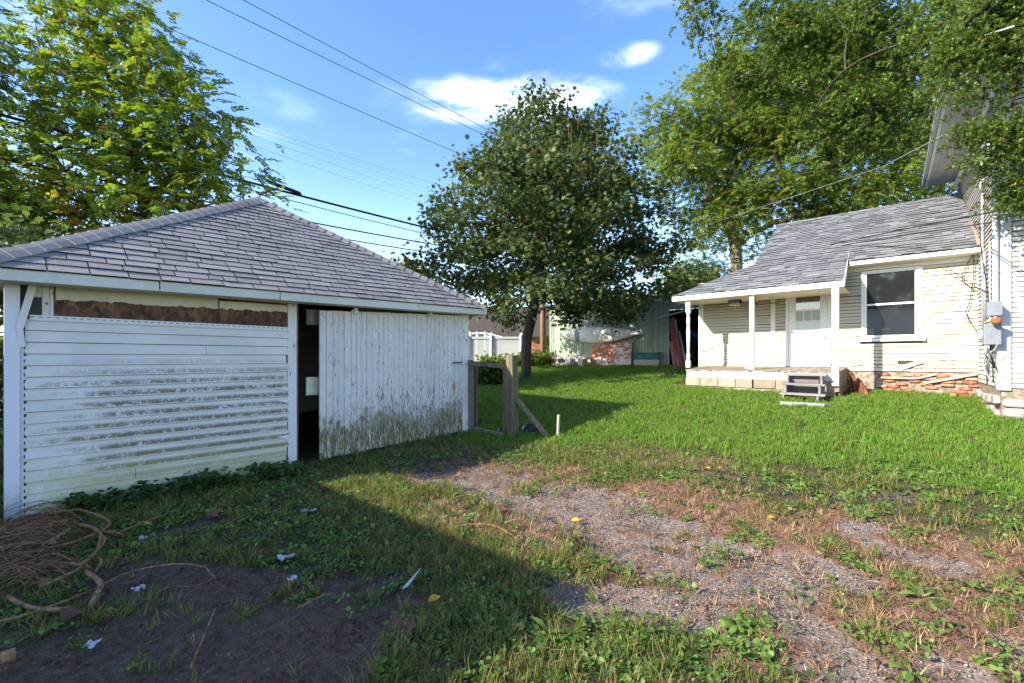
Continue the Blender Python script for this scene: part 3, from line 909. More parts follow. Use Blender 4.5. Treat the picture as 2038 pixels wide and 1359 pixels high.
# roof
FL, FR, BL, BR = Vector((-6.15, -.22, 2.44)), Vector((-6.15, 6.17, 2.56)), Vector((-10.9, -.22, 2.44)), Vector((-10.9, 6.17, 2.56))
AP = Vector((-8.53, 2.98, 4.36)); dn = Vector((0, 0, -.03))
R_ = MB().add([FL + dn, FR + dn, BR + dn, BL + dn, AP + dn], [(0, 1, 4), (1, 2, 4), (2, 3, 4), (3, 0, 4), (3, 2, 1, 0)]).build('roof', MT['shingle_old'], G)
o, u, v = slope_frame(FL, FR, AP); La = (FR - FL).length; da = AP - o
shingle_roof(R_, o - v * .02 + Vector((0, 0, -.026)), u, v, [(0, 0), (La, 0), (da.dot(u), da.dot(v) + .02)], .127, [.30, .30, .33, .27, .15], [.012, .014, .018], MT['shingle_old'], gap=.012, wob=.007)
def slope_dir(h, face_n):
    """unit vector on a face, square to the hip, pointing down"""
    d = h.cross(face_n).normalized(); return d if d.z < 0 else -d
nf = (FR - FL).cross(AP - FL).normalized(); nl = (FL - BL).cross(AP - BL).normalized(); nr = (BR - FR).cross(AP - FR).normalized()
hip_caps(R_, FL, AP, slope_dir((AP - FL).normalized(), nf), slope_dir((AP - FL).normalized(), nl), MT['shingle_old'], .15, .14)
hip_caps(R_, FR, AP, slope_dir((AP - FR).normalized(), nf), slope_dir((AP - FR).normalized(), nr), MT['shingle_old'], .15, .14)
ytop = [(-.24, 1.15), (1.16, gy_(548) * .97), (gy_(548) * .97 + .01, 4.6), (4.61, 6.19)]
for (a, b) in ytop:
    MB().beam((-6.16, a, zeave(a) - .083), (-6.16, b, zeave(b) - .083 + random.uniform(-.004, .004)), .024, .118).build('fascia', MT['paint_fascia'], G, bevel=.003)
MB().beam((-6.172, 6.172, zeave(6.17) - .085), (-10.9, 6.172, zeave(6.17) - .085), .024, .118).build('fascia', MT['paint_fascia'], G)
sf = MB(); z0, z1 = zeave(-.2) - .135, zeave(6.17) - .135
sf.add([(-6.17, -.2, z0), (-6.17, 6.16, z1), (-6.47, 6.16, z1 - .005), (-6.47, -.2, z0 - .005), (-6.17, -.2, z0 + .02), (-6.17, 6.16, z1 + .02), (-6.47, 6.16, z1 + .02), (-6.47, -.2, z0 + .02)], [(0, 1, 2, 3), (4, 7, 6, 5), (0, 4, 5, 1), (2, 6, 7, 3), (1, 5, 6, 2), (0, 3, 7, 4)])
sf.build('soffit', MT['paint_cream'], G)
tag(MB().add([(-6.9, 1.4, 2.962), (-6.82, 1.44, 2.935), (-6.84, 1.52, 2.93), (-6.93, 1.48, 2.99)], [(0, 1, 2, 3)]).build('fallen_leaf', MT['leaf_brown']), 'brown curled leaf lying on the grey garage shingles', 'leaf')

# ------------------------------------------------------------------ house extension with porch
YW = 13.3
def ax(px, Y=YW): return onY(px, 700, Y).x
def az(px, py, Y=YW): return onY(px, py, Y).z
A = thing('house_extension', 'low white clapboard house wing with blue grey shingle roof and open porch', 'house wing', (-1.5, YW, 1.0))
xl, xc, xr = ax(1390.5), ax(1538), 1.02
ZB, ZT = 1.29, 3.72
# shell behind the boards
s = MB(); s.box((xl + .02, YW + .03, 1.285), (xr + .2, YW + .2, 3.75)); s.box((xl + .02, YW + .2, .6), (xl + .2, 17.0, 3.3)); s.box((-3.05, 17.0, .6), (xr - .35, 19.3, 3.6))
s.build('wall', MT['wood_dark'], A)
dx0, dx1 = ax(1570), ax(1647)
wx0, wx1, wz0, wz1 = ax(1714), ax(1836), az(1775, 679), az(1775, 533)
holes = [(ax(1564) , ax(1654), 0, 3.62), (wx0, wx1, wz0, wz1), (ax(1787), ax(1886), az(1836, 711.5), az(1836, 703.5)), (ax(1787), ax(1832), az(1810, 724), az(1810, 715))]
laps(A, 'siding_board', (0, YW + .02, 0), (1, 0, 0), (0, -1, 0), ax(1543), xr - .03, ZB, ZT, .0795, MT['paint_lap'], holes, proud=.020, joint=.45, slot=.013)
laps(A, 'siding_board', (0, YW + .02, 0), (1, 0, 0), (0, -1, 0), xl + .13, ax(1534), 1.40, 3.50, .0765, MT['paint_lap'], [], proud=.018, joint=.3, slot=.011)
MB().box((xl, YW - .012, 1.37), (xl + .13, YW + .05, 3.5)).build('corner_board', MT['paint_clean'], A, bevel=.003)
MB().box((ax(1534), YW - .014, 1.37), (ax(1543), YW + .05, 3.62)).build('corner_board', MT['paint_clean'], A, bevel=.003)
MB().box((xl, YW - .02, 3.50), (ax(1686), YW + .03, 3.72)).build('frieze', MT['paint_cream'], A)
MB().box((ax(1686) + .002, YW - .02, 3.60), (xr - .03, YW + .03, 3.80)).build('frieze', MT['paint'], A)
MB().box((xl, YW - .03, 1.33), (ax(1565), YW + .0, 1.40)).build('skirting', MT['wood_pale'], A)
# patch board, gap and loose board under the window
m = M('patch'); n = m.noise(3.0, None, 4, st=(1, 1, 5)); MT['patch'] = m.out(m.mix(m.ss(.48, .64, n), (.46, .42, .36), (.20, .36, .30)), .8)
MB().box((ax(1788), YW - .004, az(1836, 711)), (ax(1885), YW + .02, az(1836, 704))).build('patch_board', MT['patch'], A)
MB().beam(onY(1792, 733, YW - .03), onY(1836, 718, YW - .03), .02, .085, (0, 0, 1)).build('loose_board', MT['paint_peeling'], A)
MB().beam(onY(1694, 728, YW - .02), onY(1717, 725, YW - .02), .015, .02).build('loose_board', MT['wood_pale'], A)
# window
Wn = MB()
fz0, fz1, fx0, fx1 = az(1775, 671), az(1775, 538), ax(1721), ax(1825)
Wn.box((wx0, YW - .02, wz0 + .07), (fx0, YW + .03, wz1)).box((fx1, YW - .02, wz0 + .07), (wx1, YW + .03, wz1)).box((fx0, YW - .02, fz1), (fx1, YW + .03, wz1)).box((wx0 - .02, YW - .035, wz1), (wx1 + .02, YW + .03, wz1 + .035))
Wn = Wn.build('window', MT['paint_clean'], A, bevel=.003)
MB().box((wx0 - .05, YW - .075, wz0 - .0), (wx1 + .05, YW + .03, wz0 + .07)).build('sill', MT['paint_clean'], Wn, bevel=.004)
zm = az(1775, 604)
MB().box((fx0, YW + .012, fz0), (fx0 + .035, YW + .03, fz1)).box((fx1 - .035, YW + .012, fz0), (fx1, YW + .03, fz1)).box((fx0 + .035, YW + .012, fz1 - .03), (fx1 - .035, YW + .03, fz1)).box((fx0 + .035, YW + .008, zm - .02), (fx1 - .035, YW + .03, zm + .02)).box((fx0 + .035, YW + .012, fz0), (fx1 - .035, YW + .03, fz0 + .05)).build('sash', MT['paint_clean'], Wn)
MB().box((fx0 + .03, YW + .020, zm + .021), (fx1 - .03, YW + .026, fz1 - .029)).build('pane', MT['window_glass'], Wn)
MB().box((fx0 + .03, YW + .022, fz0 + .049), (fx1 - .03, YW + .028, zm - .021)).build('pane', MT['window_glass'], Wn)
# door with its storm glazing
zd0, zd1 = az(1608, 717), 3.50
Dr = MB()
gx0, gx1, gz0, gz1 = ax(1584), ax(1632.5), az(1608, 667), 3.40
Dr.box((dx0, YW - .03, zd0), (gx0, YW + .01, zd1)).box((gx1, YW - .03, zd0), (dx1, YW + .01, zd1)).box((gx0, YW - .03, zd0), (gx1, YW + .01, gz0)).box((gx0, YW - .03, gz1), (gx1, YW + .01, zd1))
Dr = Dr.build('door', MT['paint_clean'], A, bevel=.003)
c_ = MB().box((ax(1564), YW - .04, 1.40), (dx0 - .004, YW + .03, 3.62)).box((dx1 + .004, YW - .04, 1.40), (ax(1654), YW + .03, 3.62)).box((dx0 - .004, YW - .04, zd1 + .004), (dx1 + .004, YW + .03, 3.62))
c_.build('casing', MT['paint_clean'], A, bevel=.003)
zmid = az(1608, 617); zcur = az(1608, 638)
MB().box((gx0, YW - .026, zmid - .02), (gx1, YW - .004, zmid + .02)).build('rail', MT['paint_clean'], Dr)
MB().box((gx0, YW - .012, zmid + .021), (gx1, YW - .006, gz1)).build('pane', MT['window_glass'], Dr)
MB().box((gx0, YW - .014, gz0), (gx1, YW - .008, zcur)).build('pane', MT['frosted_pane'], Dr)
cu = MB(); k = 24
for i in range(k + 1):
    t = i / k; xx = gx0 + (gx1 - gx0) * t; yy = YW - .004 + .006 * math.sin(t * 40); cu.v += [(xx, yy, zcur), (xx, yy, zmid - .02)]
cu.f = [(2 * i, 2 * i + 2, 2 * i + 3, 2 * i + 1) for i in range(k)]
cu.build('curtain', MT['curtain'], Dr, smooth=True)
for t in (.33, .66): MB().box((gx0 + (gx1 - gx0) * t - .008, YW - .016, zcur), (gx0 + (gx1 - gx0) * t + .008, YW - .011, zmid - .02)).build('muntin', MT['paint_clean'], Dr)
hx = ax(1642); MB().lathe((hx, YW - .05, az(1642, 672)), [(.012, -.05), (.018, -.02), (.018, .02), (.012, .05)], 8).build('handle', MT['metal_grey'], Dr)
MB().box((ax(1564), YW - .06, 1.385), (ax(1654), YW + .02, zd0 - .004)).build('threshold', MT['paint_peeling'], A)
# porch deck of boards, rim, blocks
YF = 11.86; X0, X1 = ax(1364, YF), ax(1672, YF)
nb = 40
for i in range(nb):
    a = X0 + (X1 - X0) * i / nb; b = X0 + (X1 - X0) * (i + 1) / nb - .004; y0 = YF + random.uniform(-.025, .012)
    if abs(i - 26) < 1: y0 += .05
    z0, z1 = 1.305 + random.uniform(-.004, .004), 1.372
    MB().add([(a, y0, z0 - .025), (b, y0, z0 - .025), (b, YW - .03, z1 - .025), (a, YW - .03, z1 - .025), (a, y0, z0), (b, y0, z0), (b, YW - .03, z1), (a, YW - .03, z1)],
             [(3, 2, 1, 0), (4, 5, 6, 7), (0, 1, 5, 4), (1, 2, 6, 5), (2, 3, 7, 6), (3, 0, 4, 7)]).build('deck_board', MT['wood_deck'], A)
MB().box((X0 + .03, YF + .02, 1.10), (ax(1450, YF), YF + .06, 1.275)).build('rim_board', MT['paint_peeling'], A)
MB().box((ax(1450, YF) + .004, YF + .016, 1.095), (X1 - .02, YF + .056, 1.272)).build('rim_board', MT['paint'], A)
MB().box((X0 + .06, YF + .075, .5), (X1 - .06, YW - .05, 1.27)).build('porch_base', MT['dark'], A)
bx = [1364, 1393, 1427, 1463, 1499, 1543, 1572, 1606, 1640, 1671]
for i in range(len(bx) - 1):
    a, b = ax(bx[i], YF), ax(bx[i + 1], YF)
    if bx[i] in (1572, 1606): continue
    MB().box((a + .004, YF + random.uniform(.0, .02), .88 + random.uniform(-.01, .01)), (b - (.03 if bx[i] == 1463 else .006), YF + .10, 1.092)).build('block', MT['block'], A, bevel=.006)
    MB().box((a - .06, YF + random.uniform(.0, .015), .55), (b - .07, YF + .10, .872)).build('block', MT['block'], A, bevel=.006)
for k in range(6):      # boards closing the right side of the porch
    y0 = YF + .10 + k * .225
    MB().box((X1 - .05, y0, .62), (X1 - .02 + random.uniform(0, .012), y0 + .215, 1.28 + .01 * k)).build('side_board', MT['wood_deck'], A)
# posts: turned at the left, square in the middle and at the right
YP = 12.05
def zp(px, py): return az(px, py, YP)
ptop = 3.10
lp = Vector((ax(1370, YP), YP, zp(1370, 731))); hgt = ptop - lp.z
m_ = MB().box((lp.x - .05, YP - .05, lp.z), (lp.x + .05, YP + .05, lp.z + .17)).box((lp.x - .055, YP - .055, ptop - .32), (lp.x + .055, YP + .055, ptop))
pr = [(.05, .17), (.055, .19), (.032, .22), (.046, .27), (.048, .33), (.034, .38), (.038, .55), (.046, .80), (.050, .95), (.038, 1.0), (.052, 1.03), (.036, 1.07), (.044, 1.18), (.048, 1.28), (.034, 1.36), (.050, 1.40), (.052, 1.43), (.04, hgt - .32)]
m_.lathe(lp, pr, 14); m_.build('turned_post', MT['paint_peeling'], A, smooth=False)
mp = ax(1497, YP); MB().box((mp - .05, YP - .05, zp(1497, 735)), (mp + .05, YP + .05, 3.12)).build('post', MT['paint_clean'], A, bevel=.004)
rp = ax(1663, YP - .2); MB().box((rp - .062, YP - .25, 1.00), (rp + .062, YP - .14, 3.13)).build('post', MT['paint_peeling'], A, bevel=.004)
p = onY(1489, 727, YP + .1); MB().box((p.x - .06, p.y - .05, 1.33), (p.x + .05, p.y + .06, 1.46)).build('post_block', MT['wood_pale'], A)
# roof: main slope, porch slope running on from it, hip over the left end
ZE, YE, YRG, ZRG = 3.83, 12.98, 16.3, 5.78
sl = (ZRG - ZE) / (YRG - YE); XL = -3.24; XRR = 1.0
def mz(y): return ZE + sl * (y - YE)
YPE = 11.94; ZPE = 3.235
up = Vector((0, 0, .0)); th = Vector((0, 0, -.07))
def slab_roof(pts):
    p = [Vector(q) for q in pts]; n = len(p)
    return MB().add(p + [q + th for q in p], [tuple(range(n)), tuple(reversed(range(n, 2 * n)))] + [(i, n + i, n + (i + 1) % n, (i + 1) % n) for i in range(n)])
YJ = 13.42
rf = slab_roof([(XL, YE, ZE), (XRR, YE, ZE), (XRR, YRG, ZRG), (XL, YRG, ZRG)])
q = slab_roof([(XRR, YRG, ZRG), (XRR - .5, 19.6, 3.84), (XL, 19.6, 3.84), (XL, YRG, ZRG)]); rf.add(q.v, q.f)
RM = rf.build('roof', MT['shingle_new'], A)
o, u, v = slope_frame((XL, YE, ZE), (XRR, YE, ZE), (XL, YRG, ZRG)); Lv = math.hypot(YRG - YE, ZRG - ZE); Lu = XRR - XL
eye = Vector((0, 0, CAMZ))
tw, tt = [.16, .22, .28, .34, .12], [.006, .016, .022]
shingle_roof(RM, o - v * .03 + Vector((0, 0, .003)), u, v, [(-.03, 0), (Lu, 0), (Lu, Lv + .03), (-.03, Lv + .03)], .142, tw, tt, MT['shingle_new'], gap=.002, limit=300, near=eye, wob=.002)
for k in range(17):
    xx = XL + k * .25
    MB().add([(xx, YRG - .10, ZRG - .035), (xx + .26, YRG - .10, ZRG - .045), (xx + .26, YRG, ZRG + .022), (xx, YRG, ZRG + .034), (xx, YRG + .1, ZRG - .035), (xx + .26, YRG + .1, ZRG - .045)], [(0, 1, 2, 3), (3, 2, 5, 4)]).build('ridge_cap', MT['shingle_new'], RM)
zj = mz(YJ) + .022
pts = [(-4.88, YPE, ZPE), (-1.18, YPE, ZPE + .02), (-1.25, YJ, zj), (XL, YJ, zj)]
pf = slab_roof(pts); qh = slab_roof([(-4.88, YPE, ZPE), (XL, YJ, zj), (XL, 16.3, zj), (-4.88, 16.6, ZPE)]); pf.add(qh.v, qh.f)
RP = pf.build('porch_roof', MT['shingle_new'], A)
o, u, v = slope_frame(pts[0], pts[1], pts[2]); uv = [((Vector(p) - o).dot(u), (Vector(p) - o).dot(v)) for p in pts]
uv = [(uv[0][0] - .02, -.02), (uv[1][0] + .02, -.02), (uv[2][0] + .02, uv[2][1]), (uv[3][0], uv[3][1])]
shingle_roof(RP, o + Vector((0, 0, .003)), u, v, uv, .142, tw, tt, MT['shingle_new'], gap=.002, limit=300, near=eye, wob=.002)
MB().beam((-4.89, YPE - .012, ZPE - .075), (-1.17, YPE - .012, ZPE - .055), .024, .12).build('fascia', MT['paint_clean'], A, bevel=.003)
MB().beam((-1.165, YPE - .02, ZPE - .06), (-1.225, YJ - .02, zj - .10), .022, .15).build('rake_board', MT['paint_clean'], A)
MB().beam((-4.89, YPE, ZPE - .06), (-4.89, 16.5, ZPE - .06), .022, .12).build('fascia', MT['paint_clean'], A)
MB().box((-4.86, YPE + .01, ZPE - .125), (-1.19, YW - .022, ZPE - .105)).build('porch_ceiling', MT['paint_cream'], A)
MB().box((-1.16, YE - .022, ZE - .115), (XRR - .01, YE + .0, ZE - .03)).build('fascia', MT['paint_clean'], A, bevel=.003)
MB().box((-1.2, YE + .0, ZE - .125), (XRR - .01, YW + .02, ZE - .105)).build('soffit', MT['paint_cream'], A)
MB().beam((XL - .02, YE, ZE - .07), (XL - .02, YRG, ZRG - .07), .022, .13).build('rake_board', MT['paint_clean'], A)
for k in range(7):
    t = k / 7; y0 = YE + t * (YRG - YE); y1 = YE + (t + 1 / 7 + .01) * (YRG - YE)
    MB().beam((XRR - .06, y0, mz(y0) + .03), (XRR - .06, y1, mz(y1) + .03), .10, .012).build('flashing', MT['flashing'], RM)
# brick and rubble footing
MB().box((X1 - .1, YW + .035, .45), (xr, YW + .1, 1.288)).build('footing', MT['mortar'], A)
for r in range(7):
    z0 = .83 + r * .066; xx = ax(1742) + (.1 if r % 2 else 0) + random.uniform(0, .05)
    while xx < xr - .18:
        wd = random.choice((.19, .2, .2, .1)); keep = random.random() < (.42 if ax(1790) < xx < ax(1885) and r < 5 else .9)
        if keep:
            o_ = MB().box((-wd / 2, -.05, -.026), (wd / 2, .045, .026)).build('brick', MT['brick'], A, bevel=.004)
            o_.matrix_basis = Matrix.Translation((xx + wd / 2, YW + .03 + random.uniform(-.02, .012), z0 + random.uniform(-.004, .004))) @ Matrix.Rotation(random.uniform(-.03, .03), 4, 'Y') @ Matrix.Rotation(random.uniform(-.04, .04), 4, 'Z')
        xx += wd + .012
for k in range(9):
    mbs = MB(); cx_ = ax(random.uniform(1694, 1740)); cz = random.uniform(.75, 1.2); rr_ = random.uniform(.07, .13); n = 7
    mbs.prism([(cx_ + rr_ * random.uniform(.7, 1.15) * math.cos(t * 6.283 / n), YW - .02, cz + .7 * rr_ * random.uniform(.7, 1.1) * math.sin(t * 6.283 / n)) for t in range(n)], (0, .09, 0)); mbs.build('rubble_stone', MT['block'], A, bevel=.012)
for (a, b, h) in (((1752, 751), (1822, 753), .022), ((1822, 753), (1862, 745), .022), ((1840, 762), (1944, 744), .03)):
    MB().beam(onY(*a, YW - .05), onY(*b, YW - .06), .02, h * 1.6).build('loose_board', MT['wood_pale'], A)

# steps in front of the porch door
St = thing('wooden_steps', 'grey weathered wooden steps up to the porch door', 'steps', (ax(1600, 11.4), 11.4, .8))
for (pa, pb, py, Y) in ((1560, 1646, 743.5, 11.62), (1557, 1643, 761.5, 11.36), (1553, 1643, 780.5, 11.10)):
    a, b = onY(pa, py, Y), onY(pb, py, Y); b.z = a.z
    MB().beam(a + Vector((0, .06, -.02)), b + Vector((0, .06, -.02 + random.uniform(-.008, .008))), .27, .042).build('tread', MT['wood_step'], St, bevel=.004)
for pa, pb in ((1568, 1566), (1634, 1632)):
    a = onY(pa, 745, 11.62); x_ = a.x
    pz = [gz(x_, 11.1) - .05, onY(pa, 783, 11.10).z, onY(pa, 764.5, 11.36).z, onY(pa, 746.5, 11.62).z]
    MB().prism([(x_, 11.03, pz[0]), (x_, 11.03, pz[1] - .02), (x_, 11.24, pz[1] - .02), (x_, 11.26, pz[2] - .02), (x_, 11.48, pz[2] - .02), (x_, 11.50, pz[3] - .02), (x_, 11.74, pz[3] - .02), (x_, 11.74, pz[0])], (.04, 0, 0)).build('stringer', MT['wood_step'], St)
MB().box((ax(1572, 11.7), 11.68, gz(-2, 11.7) + .02), (ax(1630, 11.7), 11.70, az(1600, 748, 11.7))).build('riser', MT['wood_step'], St)
# paving stone before the steps
p = ground_at(1598, 806); q = [(p.x + dx * random.uniform(.9, 1.1), p.y + dy, p.z + .05) for dx, dy in ((-.42, -.12), (-.1, -.16), (.38, -.12), (.43, .06), (.1, .13), (-.4, .1))]
tag(MB().prism(list(reversed(q)), (0, 0, -.10)).build('paving_stone', MT['concrete'], bevel=.01), 'pale flat stone slab lying in grass before the wooden steps', 'stone slab')
# ceiling fan and lamp under the porch roof
cz = ZPE - .126
F_ = onY(1502, 608, 12.55); F = thing('ceiling_fan', 'dark brown ceiling fan blades hanging under the porch roof', 'fan', (F_.x, 12.55, cz))
MB().lathe((F_.x, 12.55, cz - .20), [(.02, .2), (.02, .10), (.085, .09), (.095, .03), (.07, 0)], 14).build('motor', MT['fan_brown'], F)
for k in range(4):
    t = k * math.pi / 2 + .35; d = Vector((math.cos(t), math.sin(t), 0)); s_ = Vector((-d.y, d.x, 0)); o_ = Vector((F_.x, 12.55, cz - .14))
    MB().prism([o_ + d * .08 - s_ * .03, o_ + d * .5 - s_ * .07 + Vector((0, 0, -.02)), o_ + d * .55 + Vector((0, 0, -.03)), o_ + d * .5 + s_ * .07 + Vector((0, 0, -.035)), o_ + d * .08 + s_ * .03], (0, 0, .008)).build('blade', MT['fan_brown'], F)
L_ = onY(1462, 600, 12.7); Lm = thing('porch_light', 'small tarnished ceiling lamp with dark grille under porch roof', 'lamp', (L_.x, 12.7, cz))
MB().box((L_.x - .14, 12.64, cz - .09), (L_.x + .14, 12.84, cz)).build('housing', MT['dark'], Lm, bevel=.008)
for k in range(8): MB().box((L_.x - .13 + k * .035, 12.632, cz - .085), (L_.x - .115 + k * .035, 12.639, cz - .01)).build('slat', MT['metal_grey'], Lm)
MB().box((L_.x - .12, 12.66, cz - .15), (L_.x + .10, 12.80, cz - .091)).build('cover', MT['paint_cream'], Lm, bevel=.01)
MB().tube([(L_.x + .02, 12.7, cz - .15), (L_.x + .02, 12.7, cz - .26)], .006).build('pull_cord', MT['paint_clean'], Lm)
# hose or cord on the wall
tag(MB().tube([onY(x_, y_, YW - .03) for x_, y_ in ((1392, 700), (1405, 697), (1418, 691), (1434, 682))], .006, 5).build('cord', MT['cable']), 'thin dark cord sagging on the white wall left of porch', 'cord')
# red rags heaped at the porch corner
rg = thing('orange_rag', 'crumpled rusty red cloth heaped beside the porch corner', 'cloth', (ax(1705, 12.6), 12.6, .8))
for k in range(7):
    a = onY(1690 + k * 4, 740 + k * 3, 12.9 - k * .05); b = onY(1698 + k * 5, 788, 12.7 - k * .06)
    pts_ = [a.lerp(b, t) + Vector((random.uniform(-.02, .02), -.05 * math.sin(t * 3.1) * (k % 3), 0)) for t in (0, .3, .6, 1)]
    MB().tube(pts_, [.015, .03, .04, .05], 6).build('fold', MT['orange_rag'] if k % 3 else MT['rust'], rg, smooth=True)
for i, (px, py) in enumerate(((1722, 783), (1900, 793), (1916, 796))):
    p = onY(px, py, 12.95); p.z = gz(p.x, 12.95) + .04
    o_ = MB().box((-.1, -.045, -.03), (.1, .045, .03)).build('brick', MT['brick'], bevel=.005); o_.matrix_basis = Matrix.Translation(p) @ Matrix.Rotation(.3 + i, 4, 'Z') @ Matrix.Rotation(.15 * i, 4, 'Y')
    tag(o_, ('fallen red brick in grass beside the rusty cloth', 'fallen red brick in grass under the brick footing, left of two', 'fallen red brick in grass nearest the stone corner of house')[i], 'brick', 'fallen bricks along the footing')

# ------------------------------------------------------------------ main house at the right
C0 = Vector((1.01, 10.91, 0)); e1 = Vector((-.22, 6.19, 0)).normalized(); e2 = Vector((e1.y, -e1.x, 0)); nL = -e2
H = thing('main_house', 'tall white clapboard house with deep eave, wide corner board and stone footing', 'house', C0)
def onL(px, py, out=0.0):
    r = Vector(pray(px, py)); o = Vector((0, 0, CAMZ)); q = C0 + nL * out
    return o + r * ((q - o).dot(nL) / r.dot(nL))
def onF(px, py, out=0.0):
    r = Vector(pray(px, py)); o = Vector((0, 0, CAMZ)); q = C0 - e1 * out
    return o + r * ((q - o).dot(e1) / r.dot(e1))
LL = 6.3; ZS = 6.37; ZB2 = 1.10
s = MB(); 
def hb(u0, u1, d0, d1, z0, z1):
    P = [C0 + e1 * u + e2 * d + Vector((0, 0, z)) for z in (z0, z1) for (u, d) in ((u0, d0), (u1, d0), (u1, d1), (u0, d1))]
    return MB().add(P, [(3, 2, 1, 0), (4, 5, 6, 7), (0, 1, 5, 4), (1, 2, 6, 5), (2, 3, 7, 6), (3, 0, 4, 7)])
hb(.03, LL, .03, 6.0, ZB2 - .05, ZS + .1).build('wall', MT['wood_dark'], H)
laps(H, 'siding_board', C0 + nL * -.02, e1, nL, .0, LL, ZB2, ZS, .082, MT['paint_lap_house'], [], proud=.022, joint=.25, slot=.013)
laps(H, 'siding_board', C0 + e1 * .02, e2, -e1, .13, 3.2, ZB2, ZS, .082, MT['paint_lap_house'], [], proud=.022, joint=.2, slot=.013)
hb(-.03, .0, -.03, .125, 1.07, ZS).build('corner_board', MT['paint_grey'], H, bevel=.003)
hb(.0, .13, -.03, -.0, 1.09, ZS).build('corner_board', MT['paint_clean'], H, bevel=.003)
# eave: soffit boards, gutter, frieze
for k in range(5):
    hb(-1.2, LL, -.57 + k * .113, -.57 + k * .113 + .109, ZS + random.uniform(0, .004), ZS + .02).build('soffit_board', MT['soffit'], H)
hb(-1.2, LL, -.615, -.575, ZS - .02, ZS + .13).build('fascia', MT['paint_clean'], H)
hb(-1.2, LL, -.70, -.618, ZS + .03, ZS + .13).build('gutter', MT['metal_pale'], H, bevel=.015)
hb(-.0, LL, -.035, -.001, ZS - .22, ZS - .002).build('frieze', MT['paint_clean'], H)
rf = MB(); P = [C0 + e1 * u + e2 * d + Vector((0, 0, z)) for (u, d, z) in ((-1.25, -.70, ZS + .14), (LL + .3, -.70, ZS + .14), (LL + .3, 3.2, ZS + 3.0), (-1.25, 3.2, ZS + 3.0), (-1.25, 7.1, ZS + .14), (LL + .3, 7.1, ZS + .14))]
rf.add(P, [(0, 3, 2, 1), (3, 4, 5, 2)]); rf.add([p + Vector((0, 0, -.1)) for p in P], [(0, 1, 2, 3), (3, 2, 5, 4)])
rf.build('roof', MT['shingle_new'], H)
tri = [C0 + e1 * .02 + e2 * d + Vector((0, 0, z)) for (d, z) in ((0, ZS), (6.4, ZS), (3.2, ZS + 2.9))]
MB().prism(tri, e1 * .06).build('gable', MT['paint'], H)
# upstairs window on the side wall
pa, pb = onL(1956, 335), onL(1974, 272); ua = (pa - C0).dot(e1); ub = (pb - C0).dot(e1); u0, u1 = min(ua, ub), max(ua, ub)
wz_ = sorted((pa.z - .4, pb.z + .15)); 
Wd = MB()
for a in ((u0, u0 + .09, wz_[0], wz_[1]), (u1 - .09, u1, wz_[0], wz_[1]), (u0 + .09, u1 - .09, wz_[1] - .1, wz_[1]), (u0 + .09, u1 - .09, wz_[0], wz_[0] + .08), (u0 + .09, u1 - .09, (wz_[0] + wz_[1]) / 2 - .02, (wz_[0] + wz_[1]) / 2 + .02)):
    q = hb(a[0], a[1], -.045, -.004, a[2], a[3]); Wd.add(q.v, q.f)
Wd = Wd.build('window', MT['paint_clean'], H)
hb(u0 + .09, u1 - .09, -.025, -.018, wz_[0] + .08, wz_[1] - .1).build('pane', MT['window_glass'], Wd)
# conduits, boxes and the meter
def pipe(px, y0, y1, r, name, mat, out=.05):
    a, b = onL(px, y0, out), onL(px, y1, out); b = Vector((a.x, a.y, b.z)); MB().tube([a, b], r, 10).build(name, mat, H, smooth=True); return a
a = pipe(1981, 604, 205, .036, 'conduit', MT['metal_pale'], .06); MB().tube([a, a + Vector((0, 0, 4.15)), a + nL * .12 + Vector((0, 0, 4.28)), a + nL * .2 + Vector((0, 0, 4.22))], [.037, .037, .06, .05], 10).build('weather_head', MT['metal_pale'], H)
for yy in (400, 468, 540): 
    q = onL(1981, yy, .06); MB().tube([Vector((a.x, a.y, q.z - .012)), Vector((a.x, a.y, q.z + .012))], .043, 10).build('strap', MT['metal_grey'], H)
pipe(1955, 650, 385, .018, 'conduit', MT['metal_pale'], .03); pipe(1970, 640, 480, .012, 'conduit', MT['paint'], .025); pipe(1959.5, 640, 500, .02, 'conduit', MT['metal_grey'], .03)
def lbox(px0, px1, y0, y1, dep, name, mat, bev=.006):
    """box on the side wall whose side facing the camera spans the given columns"""
    p = onL((px0 + px1) / 2, (y0 + y1) / 2, dep / 2); u = (p - C0).dot(e1); zt, zb = onL((px0 + px1) / 2, y0, dep / 2).z, onL((px0 + px1) / 2, y1, dep / 2).z
    return hb(u - .02, u + .16 if dep > .12 else u + .1, -dep - .01, -.006, zb, zt).build(name, mat, H, bevel=bev), u, zb, zt
_, u, zb, zt = lbox(1972, 1990, 600, 628, .17, 'junction_box', MT['metal_box'])
bx_, u, zb, zt = lbox(1965, 1988, 644, 686, .20, 'meter_box', MT['metal_box'], .012)
q = C0 + e1 * (u + .25) + nL * .13 + Vector((0, 0, (zb + zt) / 2)); MB().tube([q - nL * .10, q + nL * .05, q + nL * .11], [.095, .095, .085], 16).build('meter', MT['frosted_pane'], H, smooth=False)
q = onL(1983, 638, .08); MB().lathe(q + Vector((0, 0, -.06)), [(.04, 0), (.065, .03), (.065, .08), (.03, .11)], 12).build('round_cover', MT['rust'], H)
random.seed(44)
for k in range(12):
    x0, x1 = random.uniform(1962, 1988), random.uniform(1964, 1988); ya, yb = 684, random.uniform(715, 768)
    a = onL(x0, ya, .06); b = onL(x1, yb, random.uniform(.02, .08)); c = a.lerp(b, .5) + nL * random.uniform(-.02, .09) + e1 * random.uniform(-.09, .09)
    MB().tube([a, a.lerp(c, .6) + Vector((0, 0, -.03)), c, b], random.choice((.006, .009, .012)), 5).build('cable', (MT['cable'], MT['cable_grey'], MT['metal_pale'])[k % 3], H, smooth=True)
